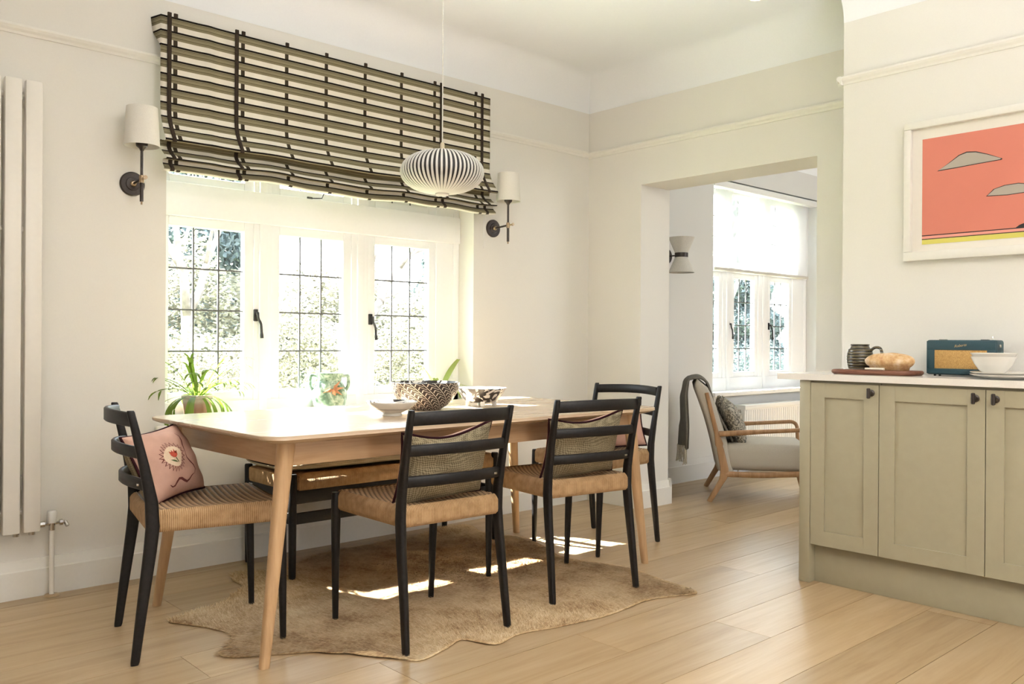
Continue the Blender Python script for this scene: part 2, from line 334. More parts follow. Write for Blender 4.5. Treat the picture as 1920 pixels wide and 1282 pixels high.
# ---------------------------------------------------------------- mesh helpers
class MB:
    """collects shapes and links them as one mesh object"""
    def __init__(s): s.v = []; s.f = []; s.uv = None; s.mi = []
    def add(s, vs_, fs, mi=0):
        n = len(s.v); s.v += [tuple(p) for p in vs_]; s.f += [tuple(i+n for i in f) for f in fs]; s.mi += [mi]*len(fs); return s
    def box(s, a, b, bev=0.0, seg=2, M=None, mi=0):
        bm = bmesh.new(); bmesh.ops.create_cube(bm, size=1)
        c = [(a[i]+b[i])/2 for i in range(3)]; d = [abs(b[i]-a[i]) for i in range(3)]
        for v in bm.verts: v.co = Vector((c[0]+v.co.x*d[0], c[1]+v.co.y*d[1], c[2]+v.co.z*d[2]))
        if bev: bmesh.ops.bevel(bm, geom=bm.edges[:], offset=min(bev, min(d)*.49), segments=seg, affect='EDGES', profile=.5)
        if M: bmesh.ops.transform(bm, matrix=M, verts=bm.verts)
        bm.verts.index_update(); s.add([v.co[:] for v in bm.verts], [[v.index for v in f.verts] for f in bm.faces], mi); bm.free(); return s
    def rings(s, rings, cap=True, closed=False, mi=0):
        n = len(rings[0]); vs_ = [p for r in rings for p in r]; fs = []
        L = len(rings)
        for i in range(L if closed else L-1):
            for j in range(n):
                a = i*n+j; b = i*n+(j+1) % n; c = ((i+1) % L)*n+(j+1) % n; d = ((i+1) % L)*n+j
                fs.append((a, b, c, d))
        if cap and not closed: fs.append(tuple(reversed(range(n)))); fs.append(tuple(range((L-1)*n, L*n)))
        return s.add(vs_, fs, mi)
    def lathe(s, prof, c=(0, 0, 0), n=32, mi=0, cap=False, wob=None):
        rs = []
        for r, z in prof:
            rs.append([(c[0]+r*(wob(k/n) if wob else 1)*math.cos(2*PI*k/n), c[1]+r*(wob(k/n) if wob else 1)*math.sin(2*PI*k/n), c[2]+z) for k in range(n)])
        return s.rings(rs, cap, mi=mi)
    def loftz(s, secs, n=14, p=2.0, mi=0):
        rs = []
        for (x, y, z, rx, ry) in secs:
            r = []
            for k in range(n):
                t = 2*PI*k/n; ct, st = math.cos(t), math.sin(t)
                r.append((x+rx*math.copysign(abs(ct)**(2/p), ct), y+ry*math.copysign(abs(st)**(2/p), st), z))
            rs.append(r)
        return s.rings(rs, mi=mi)
    def tube(s, pts, rad, n=10, mi=0, closed=False, cap=True):
        pts = [Vector(p) for p in pts]; rs = []; L = len(pts)
        up = Vector((0, 0, 1)); prev = None
        for i, p in enumerate(pts):
            a = pts[(i-1) % L] if (closed or i > 0) else p; b = pts[(i+1) % L] if (closed or i < L-1) else p
            t = (b-a).normalized()
            if prev is None: u = t.orthogonal().normalized() if abs(t.z) > .95 else t.cross(up).normalized()
            else: u = (prev-t*prev.dot(t)).normalized()
            prev = u; v = t.cross(u); r = rad[i] if isinstance(rad, (list, tuple)) else rad
            rs.append([tuple(p+u*(r*math.cos(2*PI*k/n))+v*(r*math.sin(2*PI*k/n))) for k in range(n)])
        return s.rings(rs, cap, closed, mi)
    def sweep(s, pts, wdt, hgt, up=(0, 0, 1), c=.25, mi=0):
        """rectangular bar with softened corners; wdt across, hgt along up (numbers or lists)"""
        pts = [Vector(p) for p in pts]; up = Vector(up); rs = []; L = len(pts)
        for i, p in enumerate(pts):
            t = (pts[min(i+1, L-1)]-pts[max(i-1, 0)]).normalized(); sd = t.cross(up).normalized(); u = sd.cross(t).normalized()
            W = (wdt[i] if isinstance(wdt, (list, tuple)) else wdt)/2; H = (hgt[i] if isinstance(hgt, (list, tuple)) else hgt)/2; k = min(W, H)*c
            q = [(W, H-k), (W-k, H), (-W+k, H), (-W, H-k), (-W, -H+k), (-W+k, -H), (W-k, -H), (W, -H+k)]
            rs.append([tuple(p+sd*a+u*b) for a, b in q])
        return s.rings(rs, mi=mi)
    def prism(s, poly, z0, z1, mi=0):
        return s.rings([[(x, y, z0) for x, y in poly], [(x, y, z1) for x, y in poly]], mi=mi)
    def grid(s, nu, nv, fn, mi=0, flip=False):
        vs_ = [tuple(fn(i/nu, j/nv)) for j in range(nv+1) for i in range(nu+1)]; fs = []
        for j in range(nv):
            for i in range(nu):
                a = j*(nu+1)+i; q = (a, a+1, a+nu+2, a+nu+1); fs.append(q[::-1] if flip else q)
        return s.add(vs_, fs, mi)
    def xform(s, M): s.v = [tuple(M @ Vector(p)) for p in s.v]; return s
    def build(s, name, mats, parent=None, smooth=True, angle=35, loc=None, rot=None, uvf=None, scale=None):
        me = bpy.data.meshes.new(name); me.from_pydata(s.v, [], s.f)
        ml = mats if isinstance(mats, (list, tuple)) else [mats]
        for m in ml: me.materials.append(MATS[m])
        if len(ml) > 1: me.polygons.foreach_set('material_index', s.mi)
        bm = bmesh.new(); bm.from_mesh(me); bmesh.ops.recalc_face_normals(bm, faces=bm.faces); bm.to_mesh(me); bm.free()
        if uvf:
            uv = me.uv_layers.new(name='uv')
            for l in me.loops: uv.data[l.index].uv = uvf(me.vertices[l.vertex_index].co)
        if smooth:
            me.polygons.foreach_set('use_smooth', [True]*len(me.polygons)); me.set_sharp_from_angle(angle=R(angle))
        o = bpy.data.objects.new(name, me); C.objects.link(o)
        if parent: o.parent = parent
        if loc: o.location = loc
        if rot: o.rotation_euler = rot
        if scale: o.scale = scale
        return o
def tag(o, label=None, cat=None, group=None, kind=None):
    if label: o['label'] = label
    if cat: o['category'] = cat
    if group: o['group'] = group
    if kind: o['kind'] = kind
    return o
def empty(name, loc=(0, 0, 0), rz=0, label=None, cat=None, group=None):
    o = bpy.data.objects.new(name, None); C.objects.link(o); o.location = loc; o.rotation_euler = (0, 0, rz); o.empty_display_size = .1
    return tag(o, label, cat, group)
def struct(o): o['kind'] = 'structure'; return o
def copy_tree(o, parent=None):
    c = o.copy(); C.objects.link(c); c.parent = parent
    for ch in list(o.children): copy_tree(ch, c)
    return c
def fillet_path(pts, r, n=5):
    pts = [Vector(p) for p in pts]; out = [pts[0]]
    for i in range(1, len(pts)-1):
        a, b, c = pts[i-1], pts[i], pts[i+1]; d1 = (a-b); d2 = (c-b); k = min(r, d1.length*.45, d2.length*.45)
        p, q = b+d1.normalized()*k, b+d2.normalized()*k
        for j in range(n+1):
            t = j/n; out.append(p*(1-t)**2+b*2*t*(1-t)+q*t*t)
    out.append(pts[-1]); return out

# ---------------------------------------------------------------- room shell
YW, XO, XB = 3.936, 4.293, 3.946          # window wall, wall with the opening, chimney breast face
ZC = 2.78; XO2 = 4.585; YF = 3.961
OX0, OX1, OZ0, OZ1 = 1.482, 3.290, .645, 2.30     # dining window opening
YO0, YO1, ZO = 2.298, 3.488, 2.050               # opening to the sitting room
XL, YB = -1.9, -3.3
m = MB(); T = .22
m.box((XL, YW, 0), (OX0, YW+T, ZC+.1)).box((OX1, YW, 0), (XO, YW+T, ZC+.1)).box((OX0, YW, 0), (OX1, YW+T, OZ0)).box((OX0, YW, OZ1), (OX1, YW+T, ZC+.1))
struct(m.build('wall_back', 'wall_paint', smooth=False))
m = MB().box((XO, YO1, 0), (XO2, YW+.26, ZC+.1)).box((XO, -3.4, 0), (XO2, YO0, ZC+.1)).box((XO, YO0, ZO), (XO2, YO1, ZC+.1))
struct(m.build('wall_right', 'wall_paint', smooth=False))
struct(MB().box((XB, -3.3, 0), (XO, 1.98, ZC+.05)).build('wall_chimney_breast', 'wall_paint', smooth=False))
struct(MB().box((XL-.2, -3.5, 0), (XL, YW+T, ZC+.1)).build('wall_left', 'wall_paint', smooth=False))
m = MB().box((XL, YB-.2, 0), (1.1, YB, ZC+.1)).box((1.9, YB-.2, 0), (XO, YB, ZC+.1)).box((1.1, YB-.2, 2.1), (1.9, YB, ZC+.1)).box((1.1, YB-.2, 0), (1.9, YB, .9))
struct(m.build('wall_front', 'wall_paint', smooth=False))
# sitting room
BX0, BX1, BZ1 = 5.77, 7.42, 2.36
m = MB().box((XO2, YF, 0), (BX0, YF+.26, ZC+.1)).box((BX1, YF, 0), (9.2, YF+.26, ZC+.1)).box((BX0, YF, 0), (BX1, YF+.26, .655)).box((BX0, YF, BZ1), (BX1, YF+.26, ZC+.1))
m.box((9.0, -3.3, 0), (9.2, YF, ZC+.1)).box((XO2, -3.5, 0), (9.2, -3.3, ZC+.1))
m.box((XO2, YW, -.05), (9.2, YF+.26, 0))
struct(m.build('wall_sitting_room', 'wall_paint_cool', smooth=False))
# ceiling with coves
m = MB().box((XL, YB, ZC), (9.2, YW+T, ZC+.15))
def cove(p0, p1, nrm, r=.20):
    p0 = Vector(p0); p1 = Vector(p1); nrm = Vector(nrm); K = 12
    def fn(u, v):
        a = v*PI/2; off = r*(1-math.cos(a)); return p0.lerp(p1, u)+nrm*(r-r*math.cos(a))+Vector((0, 0, ZC-r+r*math.sin(a)))
    m.grid(1, K, fn)
cove((XL, YW-.001, 0), (XO, YW-.001, 0), (0, -1, 0)); cove((XO-.001, YW, 0), (XO-.001, 1.98, 0), (-1, 0, 0))
cove((XB-.001, 1.98, 0), (XB-.001, YB, 0), (-1, 0, 0)); cove((XL, YB, 0), (XL, YW, 0), (1, 0, 0))
cove((XO2, YF-.001, 0), (9.0, YF-.001, 0), (0, -1, 0)); cove((9.0, YF, 0), (9.0, YB, 0), (-1, 0, 0))
struct(m.build('ceiling', 'ceiling_paint', angle=50))

# floor: dark bed with separate oak planks
fl = struct(MB().box((XL, YB, -.06), (9.2, YW+.02, -.016)).build('floor', 'dark_floor_gap', smooth=False))
bm = bmesh.new(); bmesh.ops.create_cube(bm, size=1); pm = bpy.data.meshes.new('plank'); bm.to_mesh(pm); bm.free(); pm.materials.append(MATS['floor_oak'])
rng = random.Random(3); PW = .2415
pins = {1.89: 2.283, 1.66: 2.782, 2.14: 3.496, 2.86: 4.36, 3.37: 1.33}
k0 = math.floor((YB-1.655)/PW)
for k in range(k0, 60):
    y0 = 1.655+k*PW
    if y0 > YW: break
    y1 = min(y0+PW, YW-.002); y0c = max(y0, YB)
    ref = None
    for py, px in pins.items():
        if abs(py-y0) < .07: ref = px
    if ref is None: ref = rng.uniform(0, 2)
    cuts = [ref]; x = ref
    while x < 9.0: x += rng.choice((1.9, 2.2, 1.6)); cuts.append(x)
    x = ref
    while x > XL: x -= rng.choice((1.9, 2.2, 1.7)); cuts.append(x)
    cuts = sorted(cuts)
    for a, b in zip(cuts, cuts[1:]):
        a = max(a, XL); b = min(b, 9.0)
        if b-a < .05: continue
        if y1 < 0.3 and (a+b)/2 > 5: continue
        o = bpy.data.objects.new('plank', pm); C.objects.link(o); o.parent = fl
        dz = rng.uniform(-.0004, 0)
        o.location = ((a+b)/2, (y0c+y1)/2, -.008+dz); o.scale = (b-a-.0018, y1-y0c-.0022, .016)

# skirting: profile swept along straight runs
def skirting(name, runs, mat='trim_paint', h=.155, t=.019):
    m = MB()
    prof = [(0, 0), (t, 0), (t, h-.045), (t-.004, h-.040), (t-.006, h-.03), (t*.45, h-.012), (t*.35, h), (0, h)]
    for p0, p1, nrm in runs:
        n = Vector(nrm); rs = []
        for p in (p0, p1): rs.append([tuple(Vector(p)+n*a+Vector((0, 0, b))) for a, b in prof])
        m.rings(rs)
    return struct(m.build(name, mat, smooth=False))
skirting('baseboard_back', [((XL, YW, 0), (XO, YW, 0), (0, -1, 0))])
skirting('baseboard_right', [((XO, YW, 0), (XO, YO1-.019, 0), (-1, 0, 0)), ((XO-.019, YO1, 0), (XO2+.019, YO1, 0), (0, -1, 0)), ((XO, YO0+.019, 0), (XO, 1.98, 0), (-1, 0, 0)), ((XO-.019, YO0, 0), (XO2+.019, YO0, 0), (0, 1, 0))])
skirting('baseboard_sitting_room', [((XO2, YF, 0), (9, YF, 0), (0, -1, 0)), ((XO2, YO1-.019, 0), (XO2, YF, 0), (1, 0, 0))], 'wall_paint_cool', .165)
def rail(name, runs, z=2.306):
    m = MB(); prof = [(0, -.022), (.006, -.022), (.010, -.012), (.018, -.004), (.024, .006), (.024, .014), (.016, .017), (0, .017)]
    for p0, p1, nrm in runs:
        n = Vector(nrm); rs = [[tuple(Vector(p)+n*a+Vector((0, 0, z+b))) for a, b in prof] for p in (p0, p1)]; m.rings(rs)
    return struct(m.build(name, 'trim_paint', smooth=False))
rail('trim_1', [((XL, YW, 0), (XO, YW, 0), (0, -1, 0))]); rail('trim_2', [((XO, YW, 0), (XO, 1.98, 0), (-1, 0, 0))], 2.300)
rail('trim_3', [((XB, 2.004, 0), (XB, YB, 0), (-1, 0, 0)), ((XB-.024, 1.98, 0), (XO, 1.98, 0), (0, 1, 0))])

# ---------------------------------------------------------------- windows
def handle_mesh():
    h = MB().box((-.011, -.012, -.03), (.011, 0, .03), .003)
    h.tube([(0, -.012, .008), (0, -.03, .010)], .007, 8)
    pts = fillet_path([(0, -.03, .014), (.001, -.032, -.018), (.015, -.034, -.04), (.018, -.036, -.085), (.02, -.036, -.115)], .015)
    rad = [.0065]*len(pts); rad[-1] = .0085; rad[-2] = .0085; rad[-3] = .0075
    h.tube(pts, rad, 8); return h
def window(name, x0, x1, z0, z1, yg, lights, zl, zu, rows, hands, ydep=.075, vis=True, open_upper=None):
    """frame with casements below a transom and small lights above; yg = glass plane"""
    yf = yg-.035; yb_ = yf+ydep
    f = MB(); fr = .05
    f.box((x0, yf, z0), (x0+fr*.9, yb_, z1), .004).box((x1-fr*.9, yf, z0), (x1, yb_, z1), .004).box((x0, yf, z1-fr), (x1, yb_, z1), .004).box((x0, yf, z0), (x1, yb_, zl[0]-.045), .004)
    f.box((x0, yf-.012, zl[1]+.045), (x1, yb_, zu[0]-.04), .005)
    for (a, b), (c, d) in zip(lights, lights[1:]): f.box((b+.048, yf+.006, z0), (c-.048, yb_, z1), .004).box(((b+c)/2-.022, yf-.006, z0), ((b+c)/2+.022, yb_, z1), .005)
    f.box((x0, yf+.004, z0), (lights[0][0]-.048, yb_, z1), .003).box((lights[-1][1]+.048, yf+.004, z0), (x1, yb_, z1), .003)
    F = struct(f.build(name, 'window_paint', angle=40))
    for li, (a, b) in enumerate(lights):
        for (za, zb, nr, up) in ((zl[0], zl[1], rows, False), (zu[0], zu[1], 3, True)):
            s = .05
            c = MB(); y0, y1 = yg-.022, yg+.022
            c.box((a-s, y0, za-s), (a, y1, zb+s), .004).box((b, y0, za-s), (b+s, y1, zb+s), .004).box((a, y0, za-s), (b, y1, za), .004).box((a, y0, zb), (b, y1, zb+s), .004)
            cc = c.build('casement', 'window_paint', F, angle=40)
            l = MB(); nc = 3; cw = (b-a)/nc; rh = (zb-za)/nr
            for i in range(1, nc): l.box((a+i*cw-.0038, yg-.005, za), (a+i*cw+.0038, yg+.005, zb))
            for j in range(1, nr): l.box((a, yg-.006, za+j*rh-.0038), (b, yg+.006, za+j*rh+.0038))
            l.build('leading', 'lead', cc, smooth=False)
            for i in range(nc):
                for j in range(nr):
                    p = MB().box((a+i*cw, yg-.0015, za+j*rh), (a+(i+1)*cw, yg+.0015, za+(j+1)*rh)); p.build('pane', 'white_gloss' if (up and name == 'window_1' and li == 2) else 'window_glass', cc, smooth=False)  # third upper light gets opaque white panes, added to stop sun reaching floor
            for (hl, hx, hz, sgn) in hands:
                if hl == li and not up:
                    h = handle_mesh().build('handle', 'black_iron', cc, loc=(hx, y0, hz))
                    if sgn < 0: h.scale = (-1, 1, 1)
            if up and open_upper == li:
                cc.matrix_world = Matrix.Translation((0, yg, zb+s)) @ Matrix.Rotation(R(24), 4, 'X') @ Matrix.Translation((0, -yg, -(zb+s)))
            if up and li == 1:
                st = MB().tube([((a+b)/2-.02, y0-.008, za-.035), ((a+b)/2+.04, y0-.025, za-.03), ((a+b)/2+.07, y0-.02, za+.03)], .003, 6)
                st.box(((a+b)/2-.035, y0-.008, za-.043), ((a+b)/2-.005, y0, za-.027), .002); st.build('stay', 'black_iron', cc)
    return F
window('window_1', OX0, OX1, OZ0+.02, OZ1, 4.106, [(1.551, 1.926), (2.118, 2.493), (2.698, 3.072)], (.80, 1.592), (1.835, 2.12), 4, [(0, 1.985, 1.178, 1), (2, 2.665, 1.172, 1)])
window('window_2', BX0-.10, BX1, .655, BZ1, 4.106, [(5.74, 6.03), (6.255, 6.565), (6.82, 7.13)], (.81, 1.592), (1.76, 2.26), 4, [(1, 6.165, 1.20, 1), (2, 6.84-.055, 1.20, 1)], open_upper=1)
# sill boards
struct(MB().box((1.437, 3.905, .640), (3.335, YW, .668), .006).box((OX0, YW-.01, .640), (OX1, 4.09, .668), .003).build('trim_4', 'trim_paint'))
struct(MB().box((5.72, 3.90, .63), (7.47, YF, .662), .006).box((BX0, YF-.01, .63), (BX1, 4.09, .662), .003).build('trim_5', 'white_gloss'))
# roller blind in the bay
t = empty('roller_blind', (6.6, 4.0, 2.3), 0, 'sheer white roller blind half lowered over the sitting room window', 'blind')
MB().box((-.82, -.045, -.005), (.80, .03, .05), .012).build('cassette', 'white_gloss', t)
MB().grid(40, 20, lambda u, v: (-.73+u*1.46, .012+.002*math.sin(u*30), -.64+v*.64)).build('fabric', 'sheer_blind', t)
MB().box((-.735, .002, -.662), (.735, .022, -.638), .006).build('bottom_bar', 'linen_lampshade', t)

# ---------------------------------------------------------------- sitting room radiator
t = empty('panel_radiator', (6.03, 3.87, .12), 0, 'white fluted panel radiator below the sitting room window', 'radiator')
MB().box((0, 0, 0), (1.35, .012, .43), .004).build('rear_panel', 'white_gloss', t); m = MB().box((0, -.03, 0), (1.35, -.018, .43), .003)
for i in range(40): m.box((.03+i*.033, -.037, .03), (.045+i*.033, -.02, .395), .005, 1)
m.build('panel', 'white_gloss', t)
MB().box((-.003, -.045, .40), (1.353, .06, .437), .006).build('top_grille', 'white_gloss', t)
for x_ in (-.004, 1.35): MB().box((x_, -.04, .0), (x_+.004, .06, .40)).build('side_cover', 'white_gloss', t)
MB().tube([(-.03, -.0, .37), (-.03, -.0, .40)], .016, 12).tube([(0, 0, .38), (-.03, 0, .38)], .008, 8).tube([(-.03, 0, .37), (-.03, 0, -.12)], .007, 8).build('valve', 'chrome', t)

# ---------------------------------------------------------------- tall radiator on the window wall
t = empty('column_radiator', (.88, YW-.08, 0), 0, 'tall white vertical bar radiator at the left edge', 'radiator')
for i in range(5):
    xr = .953-.0735*i-.88
    MB().box((xr-.0615, -.018, .28), (xr, .012, 2.083), .006).build('bar', 'radiator_white', t)
for z_ in (.36, 1.49, 2.02): MB().tube([(-.3, .028, z_), (.06, .028, z_)], .012, 10).build('header_pipe', 'radiator_white', t)
for x_ in (-.012, .045): MB().tube([(x_, 0, .281), (x_, 0, .268)], .012, 10).build('plug', 'chrome', t)
for z_ in (.45, 1.99): MB().box((.01, .02, z_), (.05, .08, z_+.05)).build('wall_bracket', 'radiator_white', t)
MB().tube([(.07, .028, 2.02), (.08, .028, 2.02)], .008).build('bleed_valve', 'chrome', t)
t = empty('radiator_valve', (1.006, 3.885, 0), 0, 'chrome radiator valve with white cap on a white pipe', 'valve')
MB().tube([(0, 0, 0), (0, 0, .29)], .0095, 12).build('pipe', 'radiator_white', t)
MB().lathe([(0, .300), (.016, .300), (.019, .305), (.019, .345), (.016, .350), (0, .350)], n=18).build('thermostat_cap', 'white_gloss', t)
MB().tube([(-.05, 0, .298), (.05, 0, .298)], .007, 10).tube([(-.05, 0, .298), (-.028, 0, .298)], .013, 8).tube([(.028, 0, .298), (.04, 0, .298)], .013, 8).tube([(0, 0, .27), (0, 0, .305)], .012, 10).tube([(.05, 0, .298), (.055, -.015, .283)], .008, 8).build('valve_body', 'chrome', t)
MB().lathe([(.0, .002), (.03, .002), (.026, .008), (.011, .010)], n=20).build('floor_collar', 'floor_oak', t)

# ---------------------------------------------------------------- roman blind
def blind():
    t = empty('roman_blind', (0, 0, 0), 0, 'olive and cream striped roman blind with dark ribbons over the dining window', 'blind')
    prof = [(3.862, 2.487), (3.862, 2.30), (3.862, 2.15), (3.861, 2.07), (3.850, 2.02), (3.825, 1.975), (3.800, 1.940), (3.792, 1.928), (3.80, 1.922), (3.830, 1.932), (3.856, 1.935), (3.862, 1.915), (3.850, 1.895), (3.825, 1.873), (3.800, 1.858), (3.797, 1.850), (3.815, 1.850), (3.838, 1.852), (3.842, 1.840), (3.832, 1.826), (3.815, 1.812), (3.818, 1.802), (3.835, 1.803)]
    P = [Vector((0, a, b)) for a, b in prof]; fine = []
    for i in range(len(P)-1):
        p0 = P[max(i-1, 0)]; p1 = P[i]; p2 = P[i+1]; p3 = P[min(i+2, len(P)-1)]; K = 8 if i < 3 else 4
        for k in range(K):
            s = k/K; fine.append(.5*((2*p1)+(p2-p0)*s+(2*p0-5*p1+4*p2-p3)*s*s+(3*p1-p0-3*p2+p3)*s**3))
    fine.append(P[-1]); arc = [0]
    for a, b in zip(fine, fine[1:]): arc.append(arc[-1]+(b-a).length)
    X0, X1, NX = 1.425, 3.348, 120; L = arc[-1]
    def pos(x, k, off=0.0):
        p = fine[k]; s = arc[k]/L; w_ = max(0, s-.45)/.55
        rip = .004*math.sin(x*9+s*3)*(.3+w_)+.0025*math.sin(x*23+1)*w_ + .006*math.exp(-((x-1.64)/.03)**2)
        sag = -.010*w_*(1-((x-2.39)/.97)**2)*1.0+.005*w_*math.sin(x*7.0+.5)+.003*w_*math.sin(x*17)
        flare = 0
        return (x, p.y-rip-off, p.z+sag)
    me = bpy.data.meshes.new('fabric'); vs_ = []; uv = []; fs = []
    for k in range(len(fine)):
        for i in range(NX+1):
            x = X0+(X1-X0)*i/NX; xx = x
            s = arc[k]/L
            if i == 0: xx = x + .010*math.sin(s*16)*max(0, s-.4)
            if i == NX: xx = x+(.012*math.sin(s*22)-.004)*max(0, s-.3)
            vs_.append(pos(xx, k)); uv.append((x, arc[k]))
    for k in range(len(fine)-1):
        for i in range(NX):
            a = k*(NX+1)+i; fs.append((a, a+1, a+NX+2, a+NX+1))
    # side returns to the wall at the head
    for side, xe in ((0, X0), (1, X1)):
        n = len(vs_); K = 8
        for k in range(K+1):
            s = k/K; z = 2.487-s*.14; yb = 3.862+(.068 if s < .45 else .068*(1-(s-.45)/.55))
            for (y_, dx) in ((3.862, 0), (yb, (-.018 if side == 0 else .004))):
                vs_.append((xe+dx*(1-s), y_, z)); uv.append((xe, (2.487-z)))
        for k in range(K): a = n+2*k; fs.append((a, a+1, a+3, a+2))
    me.from_pydata(vs_, [], fs); u = me.uv_layers.new(name='uv')
    for l in me.loops: u.data[l.index].uv = uv[l.vertex_index]
    me.materials.append(MATS['striped_blind']); me.polygons.foreach_set('use_smooth', [True]*len(me.polygons))
    o = bpy.data.objects.new('fabric', me); C.objects.link(o); o.parent = t
    sm = o.modifiers.new('thickness', 'SOLIDIFY'); sm.thickness = .0015; sm.offset = -1
    for xc in (1.462, 1.776, 2.981, 3.284):
        m = MB(); w_ = .0095; r1 = []
        vs2 = []; fs2 = []
        for k in range(len(fine)):
            off = .0045
            a = pos(xc-w_, k, off); b = pos(xc+w_, k, off); vs2 += [a, b]
        for k in range(len(fine)-1): fs2.append((2*k, 2*k+1, 2*k+3, 2*k+2))
        m.add(vs2, fs2); rb = m.build('ribbon', 'blind_ribbon', t)
        s2 = rb.modifiers.new('thickness', 'SOLIDIFY'); s2.thickness = .0015
    for xc in (1.462, 1.49, 1.776, 1.808, 2.033, 2.251, 2.482, 2.712, 2.936, 2.981, 3.235, 3.284):
        MB().box((xc-.0085, 3.852, 2.483), (xc+.0085, 3.860, 2.502), .001, 1).build('ribbon_tab', 'blind_ribbon', t)
    MB().box((1.43, 3.868, 2.44), (3.345, YW, 2.484), .002).build('head_board', 'trim_paint', t)
    MB().tube([(3.352, 3.92, 2.44), (3.355, 3.925, 1.62), (3.359, 3.925, 1.612), (3.363, 3.925, 1.62), (3.366, 3.92, 2.44)], .0012, 6).build('bead_chain', 'white_gloss', t)
blind()

# ---------------------------------------------------------------- lights on the walls
def wall_lamp(x, y, rod, label):
    t = empty('wall_lamp', (x, YW, 0), 0, label, 'wall lamp', 'wall lamps beside the dining window')
    rot = Matrix.Rotation(R(90), 4, 'X')
    MB().lathe([(0, 0), (.053, 0), (.053, .008), (.049, .012), (.030, .012), (.028, .016), (.0, .018)], n=36).xform(rot).build('wall_plate', 'bronze', t, loc=(0, 0, 1.735))
    MB().lathe([(0, .016), (.012, .016), (.014, .022), (.010, .030), (0, .032)], n=20).xform(rot).build('knob', 'antique_brass', t, loc=(0, 0, 1.735))
    MB().tube([(0, -.02, 1.735), (0, -rod, 1.742)], .0055, 10).build('arm', 'bronze', t)
    MB().tube([(0, -rod, 1.725), (0, -rod, 1.757)], .0105, 12).tube([(0, -rod-.01, 1.742), (0, -rod-.04, 1.743)], .005, 8).tube([(0, -rod-.04, 1.743), (0, -rod-.046, 1.743)], .009, 10).build('clamp', 'antique_brass', t)
    MB().tube([(0, -rod, 1.645), (0, -rod, 1.725)], .0075, 12).tube([(0, -rod, 1.757), (0, -rod, 1.865)], .006, 12).build('rod', 'bronze', t)
    MB().tube([(0, -rod, 1.632), (0, -rod, 1.645)], .004, 8).build('finial', 'antique_brass', t)
    MB().lathe([(0, 1.86), (.007, 1.862), (.012, 1.872), (.023, 1.882), (.025, 1.895), (.025, 1.905), (0, 1.905)], (0, -rod, 0), 20).build('lamp_holder', 'bronze', t)
    sh = MB().lathe([(.073, 1.882), (.0632, 2.048), (.0605, 2.048), (.0705, 1.882), (.073, 1.882)], (0, -rod, 0), 40)
    s = sh.build('lamp_shade', 'lampshade', t)
    MB().lathe([(.0, 1.905), (.012, 1.908), (.022, 1.935), (.02, 1.955), (0, 1.965)], (0, -rod, 0), 14).build('bulb', 'bulb_glass', t)
    return t
wall_lamp(1.332, YW, .120, 'bronze wall lamp with white tapered shade left of the striped blind')
wall_lamp(3.439, YW, .138, 'bronze wall lamp with white tapered shade right of the striped blind')
t = empty('cone_sconce', (5.16, YF, 1.69), 0, 'double cone linen wall light with dark band in the sitting room', 'wall lamp')
rot = Matrix.Rotation(R(90), 4, 'X')
MB().lathe([(0, 0), (.055, 0), (.055, .02), (.045, .028), (0, .028)], n=30).xform(rot).build('wall_plate', 'bronze', t)
MB().tube([(0, -.02, 0), (0, -.10, 0)], .005, 8).build('arm', 'bronze', t)
MB().lathe([(.046, .015), (.095, .128), (.092, .128), (.043, .015)], (0, -.145, 0), 36).build('upper_shade', 'linen_lampshade', t)
MB().lathe([(.046, -.015), (.095, -.128), (.092, -.128), (.043, -.015)], (0, -.145, 0), 36).build('lower_shade', 'linen_lampshade', t)
MB().lathe([(0, -.016), (.049, -.016), (.049, .016), (0, .016)], (0, -.145, 0), 36).build('band', 'bronze', t)

# pendant
t = empty('pendant_lamp', (2.326, 3.0, 1.792), 0, 'black and white ribbed oval pendant lamp above the dining table', 'pendant lamp')
NR = 56; RX, RZ = .183, .094
def pr(phi): return RX*max(.0, math.cos(phi))**.85, RZ*math.sin(phi)
m = MB()
phis = [R(-83)+(R(75)-R(-83))*k/18 for k in range(19)]
m.lathe([((pr(p)[0]-.003), pr(p)[1]) for p in phis], n=56); plain('pendant_dark', (.012, .01, .01), .6, nscale=50); m.build('liner', 'pendant_dark', t)
rm = MB(); rs = []
for p in phis:
    r, z = pr(p); dark = .56*max(0, math.cos(p))**.6 if p > 0 else .56*max(0, math.cos(p*1.15))**1.3
    hw = r*PI/NR*(1-dark)
    rs.append([(r-.004, -hw, z), (r, -hw, z), (r+.0012, 0, z), (r, hw, z), (r-.004, hw, z)])
rm.rings(rs); plain('pendant_white', (.74, .72, .69), .5, nscale=50, namp=.01)
r0 = rm.build('rib', 'pendant_white', t)
for k in range(1, NR):
    c = r0.copy(); C.objects.link(c); c.parent = t; c.rotation_euler = (0, 0, 2*PI*k/NR)
MB().lathe([(0, -.004), (.026, -.004), (.030, 0), (.030, .006), (0, .008)], (0, 0, -.0985), 28).build('bottom_cap', 'porcelain', t)
plain('pendant_cream', (.55, .47, .33), .5, nscale=50)
MB().lathe([(.046, .080), (.040, .088), (.026, .096), (.012, .100), (.010, .106), (.010, .122), (.006, .130), (.0, .131)], n=26).build('top_cap', 'pendant_cream', t)
MB().tube([(0, 0, .128), (0, 0, ZC-1.792-.02)], .0028, 8).build('cord', 'linen_lampshade', t)
MB().lathe([(0, 0), (.05, 0), (.05, .02), (0, .025)], (0, 0, ZC-1.792-.024), 24).build('ceiling_rose', 'porcelain', t)

